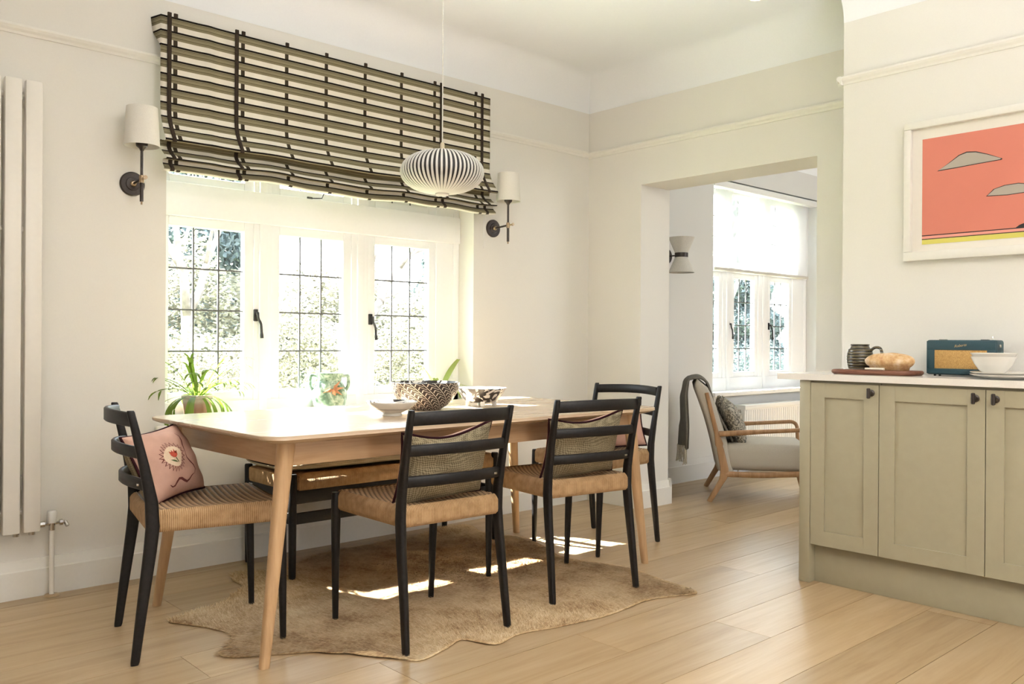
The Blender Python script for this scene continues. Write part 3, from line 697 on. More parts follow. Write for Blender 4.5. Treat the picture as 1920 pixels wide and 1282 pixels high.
# ceiling downlight
t = empty('downlight', (3.81, 2.37, ZC), 0, 'small recessed ceiling downlight at the top edge', 'ceiling light')
MB().lathe([(.034, 0), (.045, 0), (.045, -.004), (.034, -.006), (.034, 0)], n=28).build('trim_ring', 'white_gloss', t)
m_, ns_, ls_, b_ = newmat('lamp_glow', (1, .9, .7), .5); b_.inputs['Emission Color'].default_value = (1, .85, .6, 1); b_.inputs['Emission Strength'].default_value = 6
MB().lathe([(0, -.002), (.034, -.002), (.034, -.001), (0, -.001)], n=24).build('lens', 'lamp_glow', t)

# ---------------------------------------------------------------- dining table
TZ = .748
t = empty('dining_table', (2.272, 3.035, 0), R(0.9), 'pale oak dining table with tapered legs set with bowls', 'table')
def rrect(hx, hy, r, n=8):
    out = []
    for cx, cy, a0 in ((hx-r, hy-r, 0), (-hx+r, hy-r, 90), (-hx+r, -hy+r, 180), (hx-r, -hy+r, 270)):
        for k in range(n+1): a = R(a0+90*k/n); out.append((cx+r*math.cos(a), cy+r*math.sin(a)))
    return out
hx, hy = 1.012, .508
secs = [(.958, .462, .05, TZ-.030), (.985, .488, .065, TZ-.0225), (1.008, .511, .078, TZ-.013), (hx, hy, .08, TZ-.008), (hx, hy, .08, TZ-.002), (hx-.002, hy-.002, .078, TZ)]
MB().rings([[(x, y, z) for x, y in rrect(a, b, r)] for a, b, r, z in secs]).build('tabletop', 'table_top_oak', t, angle=30)
for sx in (-1, 1):
    for sy in (-1, 1):
        fx, fy = sx*.985, sy*.445+.01; tx, ty = sx*.895, sy*.405
        sec = []
        for k in range(11):
            q = k/10; z = q*.716; r = .0165+.0115*q
            sec.append((fx+(tx-fx)*q, fy+(ty-fy)*q, z, r*(1.05 if q > .8 else 1), r))
        MB().loftz(sec, 18, 2.6).build('leg', 'table_leg_oak', t, angle=50)
MB().box((-.88, -.418, .638), (.88, -.396, .717), .002).build('apron', 'table_apron_oak', t)
MB().box((-.88, .396, .638), (.88, .418, .717), .002).build('apron', 'table_apron_oak', t)
wood('table_apron_oak_y', (.40, .25, .135), (.49, .32, .185), (.55, .37, .22), 'y', 1.2, .42)
MB().box((-.918, -.39, .638), (-.896, .39, .717), .002).build('apron', 'table_apron_oak_y', t)
MB().box((.896, -.39, .638), (.918, .39, .717), .002).build('apron', 'table_apron_oak_y', t)

# ---------------------------------------------------------------- chairs
def seat_mesh(hw_r, hw_f, y0, y1, z0, z1, dish, nx, ny, knots=(26, 26)):
    """woven seat: dished knotted top with a rolled edge, side bands below"""
    er = .022; m = MB()
    def prof(t):     # t in [-1,1] across: returns normalised height drop near the edges
        a = max(0, abs(t)-.90)/.10; return a
    def fn(u, v):
        a, b = u*2-1, v*2-1
        y = y0+(y1-y0)*v; hw = hw_r+(hw_f-hw_r)*v; x = a*hw
        e = max(prof(a), prof(b)); drop = er*(1-math.sqrt(max(0, 1-min(1, e)**2)))
        z = z1-drop-dish*max(0, 1-a*a)**.8*max(0, 1-b*b)**.6
        if e < .5:
            ku = u*knots[0]; kv = v*knots[1]; row = int(kv)
            h = abs(math.sin(PI*(ku+.5*(row % 2))))*abs(math.sin(PI*kv)); z += .0062*h**.7
        return (x, y, z)
    m.grid(nx, ny, fn)
    def ring(ins, z):
        pts = []
        q = [(-hw_r+ins, y0+ins), (hw_r-ins, y0+ins), (hw_f-ins, y1-ins), (-hw_f+ins, y1-ins)]
        return [(x, y, z) for x, y in q]
    m.rings([ring(.0, z1-er), ring(0, z0+.01), ring(.006, z0+.002), ring(.02, z0)], cap=True)
    return m
def slat(z, hgt, yb, w_, sag=.055, tilt=0, n=14):
    pts = []
    for k in range(n+1):
        u = -1+2*k/n; pts.append((u*w_, yb-sag*(1-u*u), z+.006*(1-u*u)))
    return MB().sweep(pts, .017, hgt, c=.5)
def make_chair(label, loc, rz):
    t = empty('dining_chair', loc, rz, label, 'chair', 'black ladder back dining chairs with woven seats')
    for s in (-1, 1):
        # rear leg and back post in one: foot splayed back, kink at the seat, post leaning back
        sec = [(s*.222, -.242, 0, .0095, .012), (s*.222, -.240, .01, .011, .014), (s*.218, -.222, .16, .0125, .017), (s*.214, -.196, .36, .0135, .021), (s*.212, -.188, .44, .0135, .0225), (s*.212, -.192, .52, .013, .021), (s*.214, -.215, .64, .0115, .0165), (s*.216, -.243, .76, .0105, .0135), (s*.217, -.257, .818, .010, .0125), (s*.217, -.258, .823, .008, .010)]
        MB().loftz(sec, 16, 3.0).build('rear_leg', 'black_stain', t, angle=50)
        sec = [(s*.219, .242, 0, .009, .009), (s*.219, .242, .008, .0105, .0105), (s*.222, .238, .20, .0135, .0135), (s*.225, .232, .40, .017, .017), (s*.226, .230, .478, .0165, .0165), (s*.226, .230, .486, .0145, .0145)]
        MB().loftz(sec, 16, 2.6).build('front_leg', 'black_stain', t, angle=50)
    seat_mesh(.212, .222, -.200, .243, .418, .492, .020, 90, 90, (22, 22)).build('seat', ['paper_cord_top'], t, angle=180, uvf=lambda co: ((co.x/(.212+.010*(co.y+.2)/.443)+1)/2, (co.y+.200)/.443))
    b = MB()
    def wallband(p, q, out):
        p = Vector(p); q = Vector(q); o_ = Vector(out)
        b.grid(24, 8, lambda u, v: p.lerp(q, u)+Vector((0, 0, .419+.073*v))+o_*(.0035-.016*max(0, (v-.72)/.28)**2-.010*max(0, (.18-v)/.18)**2))
    wallband((-.203, -.203, 0), (.203, -.203, 0), (0, -1, 0)); b.build('seat_band', 'paper_cord_side', t, angle=60)
    b = MB(); wallband((-.212, .245, 0), (.212, .245, 0), (0, 1, 0)); b.build('seat_band', 'paper_cord_side', t, angle=60)
    b = MB(); wallband((-.2135, -.178, 0), (-.2225, .218, 0), (-1, 0, 0)); b.build('seat_band', 'paper_cord_end', t, angle=60)
    b = MB(); wallband((.2135, -.178, 0), (.2225, .218, 0), (1, 0, 0)); b.build('seat_band', 'paper_cord_end', t, angle=60)
    for z, h, yb in ((.792, .046, -.250), (.683, .038, -.226), (.575, .038, -.202)):
        slat(z, h, yb, .206).build('slat', 'black_stain', t, angle=50)
    MB().box((.150, -.232, .571), (.176, -.2205, .579), .001, M=None).build('maker_plate', 'chrome', t)
    return t
chA = make_chair('black woven seat chair at left end of table, near radiator', (1.274, 3.051, 0), R(-11.6-90))
def chair_copy(label, loc, rz):
    c = copy_tree(chA); c.location = loc; c.rotation_euler = (0, 0, rz); c['label'] = label; return c
chair_copy('foremost black ladder back chair, centre of the near table side', (1.923, 2.597, 0), R(88-90))
chair_copy('black chair on near side of table, nearer the sage cabinets', (2.711, 2.638, 0), R(81.5-90))
chair_copy('black chair at right end of table facing left', (3.418, 3.068, 0), R(181.5-90))

# ---------------------------------------------------------------- cushions
def cushion(name, w_, h_, th, front, back, label, loc, rot, piping='burgundy', chop=0.0, group=None, motif=None, cat='cushion', bend=0.0):
    t = empty(name, loc, 0, label, cat, group); t.rotation_euler = rot
    def S(u, v, side, off=0.0):
        k = max(0, (1-u*u))**.42*max(0, (1-v*v))**.42; wr = .0035*math.sin(u*7+v*5)+.003*math.sin(v*11-u*4)
        x = w_/2*u*(1-.085*(1-v*v)); z = h_/2*v*(1-.085*(1-u*u))
        if v > 0: z -= chop*(1-u*u)**1.5*v
        y = side*(th/2*k+(wr*k)+off)
        y += bend*(u*u)
        return (x, y, z+h_/2)
    n = 26
    def cosp(q): return -math.cos(PI*q)
    MB().grid(n, n, lambda a, b: S(cosp(a), cosp(b), 1)).build('front_cover', front, t, angle=180)
    MB().grid(n, n, lambda a, b: S(cosp(a), cosp(b), -1), flip=True).build('back_cover', back, t, angle=180)
    if piping:
        pts = []
        for (u0, v0, u1, v1) in ((-1, -1, 1, -1), (1, -1, 1, 1), (1, 1, -1, 1), (-1, 1, -1, -1)):
            for k in range(12): q = k/12; pts.append(S(u0+(u1-u0)*q, v0+(v1-v0)*q, 1))
        MB().tube(pts, .0055, 8, closed=True).build('piping', piping, t)
    AR = h_/w_
    def patch(poly, off, mat, nm, closed_fill=True):
        # fan from the centroid, subdivided by projection onto the cushion surface
        m = MB(); cu = sum(p[0] for p in poly)/len(poly); cv = sum(p[1] for p in poly)/len(poly); K = 3; L = len(poly)
        vs_ = [S(cu, cv, 1, off)]; fs = []
        for k in range(1, K+1):
            for (a, b) in poly: vs_.append(S(cu+(a-cu)*k/K, cv+(b-cv)*k/K, 1, off))
        for j in range(L): fs.append((0, 1+j, 1+(j+1) % L))
        for k in range(K-1):
            for j in range(L): a = 1+k*L+j; b = 1+k*L+(j+1) % L; fs.append((a, b, b+L, a+L))
        m.add(vs_, fs); return m.build(nm, mat, t, angle=180)
    def stroke(path, wd, off, mat, nm):
        m = MB(); vs_ = []; fs = []; L = len(path)
        for i, (a, b) in enumerate(path):
            p0 = path[max(i-1, 0)]; p1 = path[min(i+1, L-1)]; dx, dy = p1[0]-p0[0], p1[1]-p0[1]; l = math.hypot(dx, dy) or 1
            W = wd(i/(L-1)) if callable(wd) else wd
            vs_ += [S(a-dy/l*W, b+dx/l*W, 1, off), S(a+dy/l*W, b-dx/l*W, 1, off)]
        for i in range(L-1): fs.append((2*i, 2*i+1, 2*i+3, 2*i+2))
        m.add(vs_, fs); return m.build(nm, mat, t, angle=180)
    if motif:
        for (cx, cy, sc_) in motif:
            circ = []; NZ = 22
            for k in range(NZ*2): r = sc_*(.34 if k % 2 else .245); a = PI*k/NZ; circ.append((cx+r*math.cos(a)*AR, cy+r*math.sin(a)))
            patch([(cx+sc_*.235*AR*math.cos(2*PI*k/24), cy+sc_*.235*math.sin(2*PI*k/24)) for k in range(24)], .0012, 'tulip_cream', 'medallion')
            stroke(circ+[circ[0]], .017, .0018, 'thread_burgundy', 'zigzag_border')
            tp = [(-.09, .10), (-.05, .045), (-.03, .12), (0, .06), (.04, .13), (.05, .05), (.09, .08), (.085, -.02), (.03, -.07), (-.03, -.05), (-.075, .0)]
            patch([(cx-sc_*a*AR, cy+sc_*(b+.03)) for a, b in tp], .0022, 'tulip_red', 'tulip')
            stroke([(cx-sc_*.03*AR, cy-sc_*.04), (cx-sc_*.05*AR, cy-sc_*.09), (cx-sc_*.07*AR, cy-sc_*.15)], .010*sc_+.002, .002, 'stem_green', 'stem')
            patch([(cx-sc_*a*AR, cy+sc_*b) for a, b in ((-.13, -.05), (-.05, -.07), (0, -.10), (.05, -.15), (-.01, -.14), (-.07, -.11))], .002, 'stem_green', 'leaf')
            wv = [(cx-sc_*(.40+.06*math.sin(q*.9)), cy+sc_*(.50-q*.10)) for q in range(11)]
            stroke(wv, lambda q: .008+.024*sc_*math.sin(PI*min(1, q*1.02))*(.5+.5*math.sin(q*9)), .0016, 'thread_burgundy', 'wavy_line')
            wv = [(cx+sc_*.25-q*.065*sc_, cy-sc_*(.54+.06*math.sin(q*1.1))) for q in range(11)]
            stroke(wv, lambda q: .008+.020*sc_*math.sin(PI*q), .0016, 'thread_burgundy', 'wavy_line')
    return t
G = 'pink cushions with burgundy piping on the dining chairs'
# chair A: facing (cos-11.6, sin-11.6); cushion front faces the table
def on_chair(loc, face_deg, fwd, side, tilt, roll=0.0, z=.478):
    a = R(face_deg); d = Vector((math.cos(a), math.sin(a), 0)); s_ = Vector((-d.y, d.x, 0))
    p = Vector((loc[0], loc[1], 0))+d*fwd+s_*side
    M = Matrix.Rotation(a-PI/2, 4, 'Z') @ Matrix.Rotation(R(tilt), 4, 'X') @ Matrix.Rotation(R(roll), 4, 'Y')
    return (p.x, p.y, z), M.to_euler()
l, r_ = on_chair((1.274, 3.051), -11.6-46, -.085, .0, 26, 4, .484)
cushion('tulip_cushion', .31, .265, .16, 'pink_cloth', 'woven_back', 'pink cushion with tulip medallion on leftmost chair', l, r_, group=G, motif=[(.26, .03, 1.35)])
l, r_ = on_chair((1.923, 2.597), 88, -.105, 0, 19, -4, .484)
cushion('tulip_cushion', .385, .285, .13, 'pink_cloth', 'woven_back', 'woven backed cushion with dark piping behind slats of foremost chair', l, r_, group=G, chop=.03, motif=[(.1, .1, 1.0)])
l, r_ = on_chair((2.711, 2.638), 81.5, -.105, 0, 19, -4, .484)
cushion('tulip_cushion', .385, .285, .13, 'pink_cloth', 'woven_back', 'woven backed cushion on the near chair closest to the sage cabinets', l, r_, group=G, chop=.025, motif=[(.1, .1, 1.0)])
l, r_ = on_chair((3.418, 3.068), 181.5+34, -.07, .075, 16, 8, .484)
cushion('tulip_cushion', .37, .26, .12, 'pink_cloth', 'woven_back', 'pink tulip cushion on the chair at right end of table', l, r_, group=G, motif=[(.1, .25, .8)], chop=.03)

# ---------------------------------------------------------------- bench
t = empty('bench', (2.445, 3.660, 0), 0, 'black bench with woven cord seat under the dining window', 'bench')
for sx in (-1, 1):
    for sy in (-1, 1):
        MB().loftz([(sx*.59, sy*.214, 0, .0135, .0135), (sx*.59, sy*.214, .02, .015, .015), (sx*.59, sy*.214, .46, .0175, .0175), (sx*.59, sy*.214, .466, .015, .015)], 14, 2.6).build('leg', 'black_stain', t, angle=50)
for sy in (-1, 1):
    MB().box((-.58, sy*.214-.011, .335), (.58, sy*.214+.011, .392), .004).build('long_rail', 'black_stain', t)
    MB().box((-.58, sy*.214-.009, .243), (.58, sy*.214+.009, .292), .004).build('stretcher', 'black_stain', t)
for sx in (-1, 1):
    MB().box((sx*.59-.009, -.2, .243), (sx*.59+.009, .2, .292), .004).build('end_stretcher', 'black_stain', t)
    MB().box((sx*.59-.011, -.2, .335), (sx*.59+.011, .2, .392), .004).build('end_rail', 'black_stain', t)
seat_mesh(.568, .568, -.229, .229, .388, .462, .01, 120, 60, (64, 26)).build('seat', 'paper_cord_side', t, angle=180)
MB().box((-.606, -.19, .388), (-.565, .19, .46), .014).build('seat_end', 'paper_cord_end', t); MB().box((.565, -.19, .388), (.606, .19, .46), .014).build('seat_end', 'paper_cord_end', t)
t = empty('bench_cushion', (2.44, 3.665, .465), 0, 'long beige linen seat pad lying on the bench', 'cushion')
def pad(L, W, H):
    def fn(u, v):
        a = -math.cos(PI*u); b = 2*PI*v
        # superellipse tube along x
        e = max(0, 1-abs(a)**8)**.25; c_, s_ = math.cos(b), math.sin(b)
        y = W/2*math.copysign(abs(c_)**.55, c_)*(.80+.20*e); z = H/2+H/2*math.copysign(abs(s_)**.75, s_)*(.25+.75*e)
        z += .006*math.sin(a*9+1)*(1 if s_ > 0 else 0)*e+.004*math.sin(a*23)*(s_ > .3)
        return (a*L/2, y, max(0, z))
    return MB().grid(60, 28, fn)
pad(1.22, .43, .060).build('pad', 'bench_linen', t, angle=180)
pts = [(x, y, .030) for x, y in rrect(.602, .172, .02, 4)]
MB().tube(pts, .004, 6, closed=True).build('piping', 'burgundy', t)
l = (1.97, 3.70, .55)
cushion('scatter_cushion', .36, .30, .11, 'bench_linen', 'woven_back', 'beige woven cushion lying flat on left end of bench pad', (2.02, 3.83, .53), (R(84), 0, R(6)))

# ---------------------------------------------------------------- cowhide rug
def rug():
    out = [(1.238, 3.24), (1.267, 3.166), (1.327, 3.05), (1.343, 2.959), (1.311, 2.879), (1.24, 2.81), (1.243, 2.749), (1.304, 2.701), (1.38, 2.661), (1.483, 2.596), (1.516, 2.547), (1.572, 2.504), (1.636, 2.474), (1.665, 2.389), (1.679, 2.318), (1.73, 2.299), (1.848, 2.334), (1.929, 2.362), (1.961, 2.284), (1.999, 2.243), (2.125, 2.27), (2.268, 2.236), (2.415, 2.212), (2.524, 2.2), (2.663, 2.211), (2.811, 2.222), (2.936, 2.181), (3.03, 2.149), (3.066, 2.222), (3.086, 2.38), (3.116, 2.556), (3.10, 2.70), (3.06, 2.83), (3.047, 2.97), (3.127, 3.163), (3.185, 3.384), (3.119, 3.526), (3.104, 3.643), (3.161, 3.80), (3.007, 3.854), (2.812, 3.791), (2.596, 3.78), (2.335, 3.776), (2.148, 3.766), (1.98, 3.66), (1.873, 3.617), (1.796, 3.672), (1.723, 3.688), (1.662, 3.638), (1.649, 3.495), (1.573, 3.407), (1.471, 3.304), (1.36, 3.28)]
    # smooth the outline
    P = []
    n = len(out)
    for i in range(n):
        p0, p1, p2, p3 = (Vector(out[(i+k-1) % n]) for k in range(4))
        for s in (0, .25, .5, .75): P.append(.5*((2*p1)+(p2-p0)*s+(2*p0-5*p1+4*p2-p3)*s*s+(3*p1-p0-3*p2+p3)*s**3))
    t = empty('cowhide_rug', (2.2, 3.0, 0), 0, 'light brown cowhide rug lying under the dining table', 'rug')
    P = [p-Vector((2.2, 3.0)) for p in P]
    A = np.array([p[:] for p in P])
    def inside(x, y):
        x0, y0 = A[:, 0], A[:, 1]; x1, y1 = np.roll(x0, -1), np.roll(y0, -1)
        c = ((y0 > y) != (y1 > y)) & (x < (x1-x0)*(y-y0)/(y1-y0+1e-12)+x0); return c.sum() % 2 == 1
    def edist(x, y): return np.sqrt(((A-np.array([x, y]))**2).sum(1)).min()
    def height(x, y, e):
        h = .010*noise.noise((x*3.0, y*3.0, 1.3))+.006*noise.noise((x*8, y*8, 4)); return max(.0035, .0045+max(0, h)*min(1, e/.12))
    bm = bmesh.new(); vv = [bm.verts.new((p.x, p.y, 0)) for p in P]; f = bm.faces.new(vv)
    bmesh.ops.triangulate(bm, faces=[f])
    for _ in range(6):
        es = [e for e in bm.edges if e.calc_length() > .045]
        if not es: break
        bmesh.ops.subdivide_edges(bm, edges=es, cuts=1); bmesh.ops.triangulate(bm, faces=bm.faces[:])
    bmesh.ops.beautify_fill(bm, faces=bm.faces[:], edges=bm.edges[:])
    for v in bm.verts:
        e = edist(v.co.x, v.co.y); v.co.z = height(v.co.x, v.co.y, e)
        # curled edge towards the camera
        if e < .03: v.co.z += .006*max(0, noise.noise((v.co.x*5, v.co.y*5, 9)))
    me = bpy.data.meshes.new('hide'); bm.to_mesh(me); bm.free(); me.materials.append(MATS['cowhide']); me.polygons.foreach_set('use_smooth', [True]*len(me.polygons))
    o = bpy.data.objects.new('hide', me); C.objects.link(o); o.parent = t
    sm = o.modifiers.new('thickness', 'SOLIDIFY'); sm.thickness = .003; sm.offset = -1
    # short lying fur
    rg = np.random.default_rng(5); NB = 90000
    x0, x1, y0, y1 = A[:, 0].min(), A[:, 0].max(), A[:, 1].min(), A[:, 1].max()
    px = rg.uniform(x0, x1, NB*2); py = rg.uniform(y0, y1, NB*2)
    # vectorised point in polygon
    ins = np.zeros(len(px), bool); X0_, Y0_ = A[:, 0], A[:, 1]; X1_, Y1_ = np.roll(X0_, -1), np.roll(Y0_, -1)
    for a, b, c_, d in zip(X0_, Y0_, X1_, Y1_): ins ^= ((b > py) != (d > py)) & (px < (c_-a)*(py-b)/(d-b+1e-12)+a)
    px, py = px[ins][:NB], py[ins][:NB]; n_ = len(px)
    ang = 2.6+.9*np.sin(px*3.1+py*2)+.7*np.cos(py*4-px*1.7)+rg.normal(0, .35, n_); ln = rg.uniform(.018, .038, n_); wd = rg.uniform(.0008, .0018, n_)
    z0 = np.array([height(a, b, .12) for a, b in zip(px, py)])*.9; dx, dy = np.cos(ang), np.sin(ang)
    v = np.empty((n_, 3, 3)); v[:, 0] = np.stack([px-dy*wd, py+dx*wd, z0], 1); v[:, 1] = np.stack([px+dy*wd, py-dx*wd, z0], 1); v[:, 2] = np.stack([px+dx*ln, py+dy*ln, z0+rg.uniform(.003, .011, n_)], 1)
    me = bpy.data.meshes.new('fur'); me.vertices.add(n_*3); me.vertices.foreach_set('co', v.ravel()); me.loops.add(n_*3); me.loops.foreach_set('vertex_index', np.arange(n_*3))
    me.polygons.add(n_); me.polygons.foreach_set('loop_start', np.arange(n_)*3); me.update(calc_edges=True); me.validate(); me.materials.append(MATS['cowhide'])
    o = bpy.data.objects.new('fur', me); C.objects.link(o); o.parent = t; o['kind'] = 'stuff'
rug()

# ---------------------------------------------------------------- things on the table
def bowl(prof_out, th=.005):
    o = list(prof_out); i = [(max(0, r-th), z+ (th if k == 0 else 0)) for k, (r, z) in enumerate(o)]
    return o+[(o[-1][0]-th*.5, o[-1][1]+th*.4)]+i[::-1]
t = empty('small_bowl', (2.034, 2.948, TZ), 0, 'small white bowl with black patterned rim, leftmost of the three bowls', 'bowl'); t.scale = (1.12, 1.12, 1.08)
MB().lathe([(0, 0), (.036, 0), (.037, .006), (.034, .010), (.055, .020), (.078, .035), (.093, .051), (.092, .054)], n=48).build('bowl_outside', 'porcelain', t)
MB().lathe([(0, .013), (.04, .016), (.074, .036), (.0905, .054), (.0925, .0545)], n=48).build('bowl_inside', 'black_white_ceramic', t)
MB().lathe([(.0625, .0245), (.0645, .0255), (.0645, .0262), (.0625, .0265)], n=48).build('painted_line', 'print_black', t)
t = empty('feather_bowl', (2.33, 3.12, TZ), 0, 'large black bowl with white feather pattern, middle of the table', 'bowl')
pf = [(.0, 0), (.070, 0), (.074, .004), (.100, .020), (.125, .045), (.143, .075), (.153, .105), (.156, .122)]
MB().lathe(pf, n=64).build('bowl_outside', 'feather_ceramic', t, uvf=lambda co: (math.atan2(co.y, co.x)/(2*PI)+.5, co.z/.122))
MB().lathe([(0, .008), (.07, .010), (.118, .048), (.148, .105), (.152, .123), (.156, .122)], n=64).build('bowl_inside', 'black_white_ceramic', t)
t = empty('footed_bowl', (2.665, 3.125, TZ), R(10), 'white footed bowl with black scroll pattern, rightmost bowl', 'bowl')
wob = lambda q: 1+.045*math.cos(q*2*PI*8)*.5
MB().lathe([(0, .018), (.05, .018), (.065, .020), (.085, .034), (.098, .055), (.117, .082), (.119, .086)], n=64, wob=wob).build('bowl_outside', 'black_white_ceramic', t)
MB().lathe([(0, .024), (.06, .026), (.092, .055), (.114, .086), (.119, .086)], n=64, wob=wob).build('bowl_inside', 'porcelain', t)
for k in range(4):
    a = PI/4+k*PI/2; MB().box((-.011, -.010, 0), (.011, .010, .026), .003, M=Matrix.Translation((.062*math.cos(a), .062*math.sin(a), 0)) @ Matrix.Rotation(a, 4, 'Z')).build('foot', 'porcelain', t)

# ---------------------------------------------------------------- things on the window sill
SZ = .668
def blade(m, base, direction, length, width, curl, fork=0, n=9, up=1.0):
    d = Vector(direction).normalized(); side = d.cross(Vector((0, 0, 1))).normalized(); p = Vector(base); vs_ = []; th0 = math.asin(max(-1, min(1, up*.9)))
    hd = Vector((d.x, d.y, 0)).normalized(); L = length/n; ang = th0; tips = []
    for k in range(n+1):
        q = k/n; w_ = width*(.35+.65*math.sin(PI*min(.96, q*.75+.12))) if not fork else width*(.3+.9*q)
        cup = Vector((0, 0, .15*w_)); vs_ += [tuple(p-side*w_+cup), tuple(p), tuple(p+side*w_+cup)]
        if k == n-3 and fork: tips.append((Vector(p), ang))
        p = p+(hd*math.cos(ang)+Vector((0, 0, math.sin(ang))))*L; ang -= curl/n
    fs = []
    for k in range(n): a = 3*k; fs += [(a, a+1, a+4, a+3), (a+1, a+2, a+5, a+4)]
    m.add(vs_, fs)
    if fork:
        end = Vector(vs_[-2])
        for sgn in (-1, 1):
            dd = (hd+side*sgn*.55).normalized(); q = end-hd*.004+side*sgn*width*.5; an = ang+.1; vv = []
            for k in range(5):
                w_ = width*(.55+.15*k if k < 3 else .9-.35*(k-2)); vv += [tuple(q-side*w_*.8), tuple(q+side*w_*.8)]
                q = q+(dd*math.cos(an)+Vector((0, 0, math.sin(an))))*length*.07; an -= .3
            m.add(vv, [(2*k, 2*k+1, 2*k+3, 2*k+2) for k in range(4)])
rg = random.Random(11)
t = empty('potted_fern', (1.652, 3.99, SZ), 0, 'bright green forked fern in a terracotta pot on the sill', 'plant')
MB().lathe([(0, 0), (.050, 0), (.053, .003), (.066, .110), (.070, .112), (.071, .126), (.067, .128), (.063, .112), (0, .108)], n=36).build('pot', 'banded_pot', t)
MB().lathe([(.064, .106), (.03, .114), (0, .116)], n=20).build('soil', 'soil', t)
for k in range(60):
    m = MB(); a = 2*PI*k/60*3.0+rg.uniform(-.25, .25); tier = k % 3; up = (.95, .66, .28)[tier]+rg.uniform(-.1, .1)
    ln = (.235, .21, .19)[tier]*rg.uniform(.8, 1.15)
    if math.sin(a) > .35: ln *= .3; up = min(1, up+.2)
    blade(m, (.02*math.cos(a), .02*math.sin(a), .112), (math.cos(a), math.sin(a), 0), ln, .0100, rg.uniform(.25, 1.1)+(.9 if tier == 2 else 0), fork=1, up=up)
    o = m.build('frond', 'fern_leaf', t, angle=180)
t = empty('vase', (2.354, 3.985, SZ), R(-31), 'green two handled vase with orange flower on the sill', 'vase')
MB().lathe([(0, 0), (.060, 0), (.064, .008), (.080, .04), (.090, .085), (.088, .125), (.070, .160), (.062, .175), (.066, .205), (.072, .215), (.066, .213), (.056, .178), (0, .17)], n=44).build('body', 'green_majolica', t)
for s in (-1, 1):
    MB().tube(fillet_path([(s*.062, 0, .200), (s*.098, 0, .205), (s*.098, 0, .150), (s*.083, 0, .125)], .02), .0085, 8).build('handle', 'green_majolica', t)
fm = MB(); cx, cz = .02, .135
for k in range(6):
    a = R(200+k*42); fm.add([(cx, -.090, cz), (cx+.018*math.cos(a-.5), -.094, cz+.018*math.sin(a-.5)), (cx+.058*math.cos(a), -.090+.02*abs(math.sin(a)), cz+.058*math.sin(a)), (cx+.018*math.cos(a+.5), -.094, cz+.018*math.sin(a+.5))], [(0, 1, 2, 3)])
o = fm.build('flower', 'petal_orange', t); o.modifiers.new('thickness', 'SOLIDIFY').thickness = .004
t = empty('potted_lily', (3.085, 3.99, SZ), 0, 'pale broad leaved plant in a white pot behind the bowls', 'plant')
MB().lathe([(0, 0), (.040, 0), (.052, .09), (.055, .095), (.050, .095), (0, .085)], n=30).build('pot', 'porcelain', t)
for k, (a, ln, up, cu, wd) in enumerate([(2.6, .27, .97, .35, .021), (.3, .27, .95, .5, .021), (1.2, .16, .9, .6, .018), (-.4, .20, .62, 1.8, .014), (-.1, .17, .75, 2.2, .013), (3.5, .15, .7, 1.5, .013), (4.6, .14, .6, 1.6, .014), (5.3, .18, .8, 1.3, .013), (2.0, .19, .97, .2, .013)]):
    m = MB(); blade(m, (.01*math.cos(a), .01*math.sin(a), .085), (math.cos(a), math.sin(a), 0), ln, wd, cu, n=10, up=up); m.build('leaf', 'young_leaf', t, angle=180)

# ---------------------------------------------------------------- kitchen run
XF = 3.545
def door(parent, y0, y1, ky):
    z0, z1 = .172, .882; st = .064
    d = MB().box((XF, y0, z0), (XF+.020, y0+st, z1), .0008).box((XF, y1-st, z0), (XF+.020, y1, z1), .0008).box((XF, y0+st-.001, z0), (XF+.020, y1-st+.001, z0+st), .0008).box((XF, y0+st-.001, z1-st), (XF+.020, y1-st+.001, z1), .002)
    D = d.build('door', 'sage_paint', parent, angle=20)
    MB().box((XF+.009, y0+st-.002, z0+st-.002), (XF+.016, y1-st+.002, z1-st+.002)).build('panel', 'sage_paint', D, smooth=False)
    k = MB().lathe([(0, 0), (.0145, 0), (.0145, .004), (.010, .007), (.0085, .018), (.0085, .026), (0, .026)], n=24).xform(Matrix.Rotation(R(-90), 4, 'Y'))
    k.tube([(-.027, 0, -.0215), (-.027, 0, -.019), (-.027, 0, .019), (-.027, 0, .0215)], [.0045, .0075, .0075, .0045], 14)
    k.build('knob', 'bronze', D, loc=(XF, ky, .848))
t = empty('base_cabinet', (0, 0, 0), 0, 'sage green single door cabinet at the left end of the run', 'cabinet')
MB().box((XF+.021, 1.619, .172), (XB-.002, 1.921, .890)).build('carcass', 'sage_paint', t, smooth=False)
MB().box((XF-.002, 1.923, 0), (XB-.002, 1.973, .891), .002).build('end_panel', 'sage_paint', t)
door(t, 1.6185, 1.9205, 1.650)
t = empty('base_cabinet', (0, 0, 0), 0, 'sage green double door cabinet reaching the right image edge', 'cabinet')
MB().box((XF+.021, .797, .172), (XB-.002, 1.615, .890)).build('carcass', 'sage_paint', t, smooth=False)
door(t, 1.2085, 1.6155, 1.243); door(t, .798, 1.2055, 1.172)
tag(MB().box((3.590, .797, 0), (3.608, 1.922, .171), .001).build('cabinet_plinth', 'sage_paint'), 'sage green recessed plinth board under the cabinets', 'plinth')
CZ = .920
tag(MB().prism([(3.528, .797), (XB-.001, .797), (XB-.001, 1.981), (XB+.10, 1.981), (XB+.10, 2.075), (3.528, 2.075)], .893, CZ).build('worktop', 'quartz', angle=30), 'white stone worktop overhanging the sage cabinets', 'worktop')

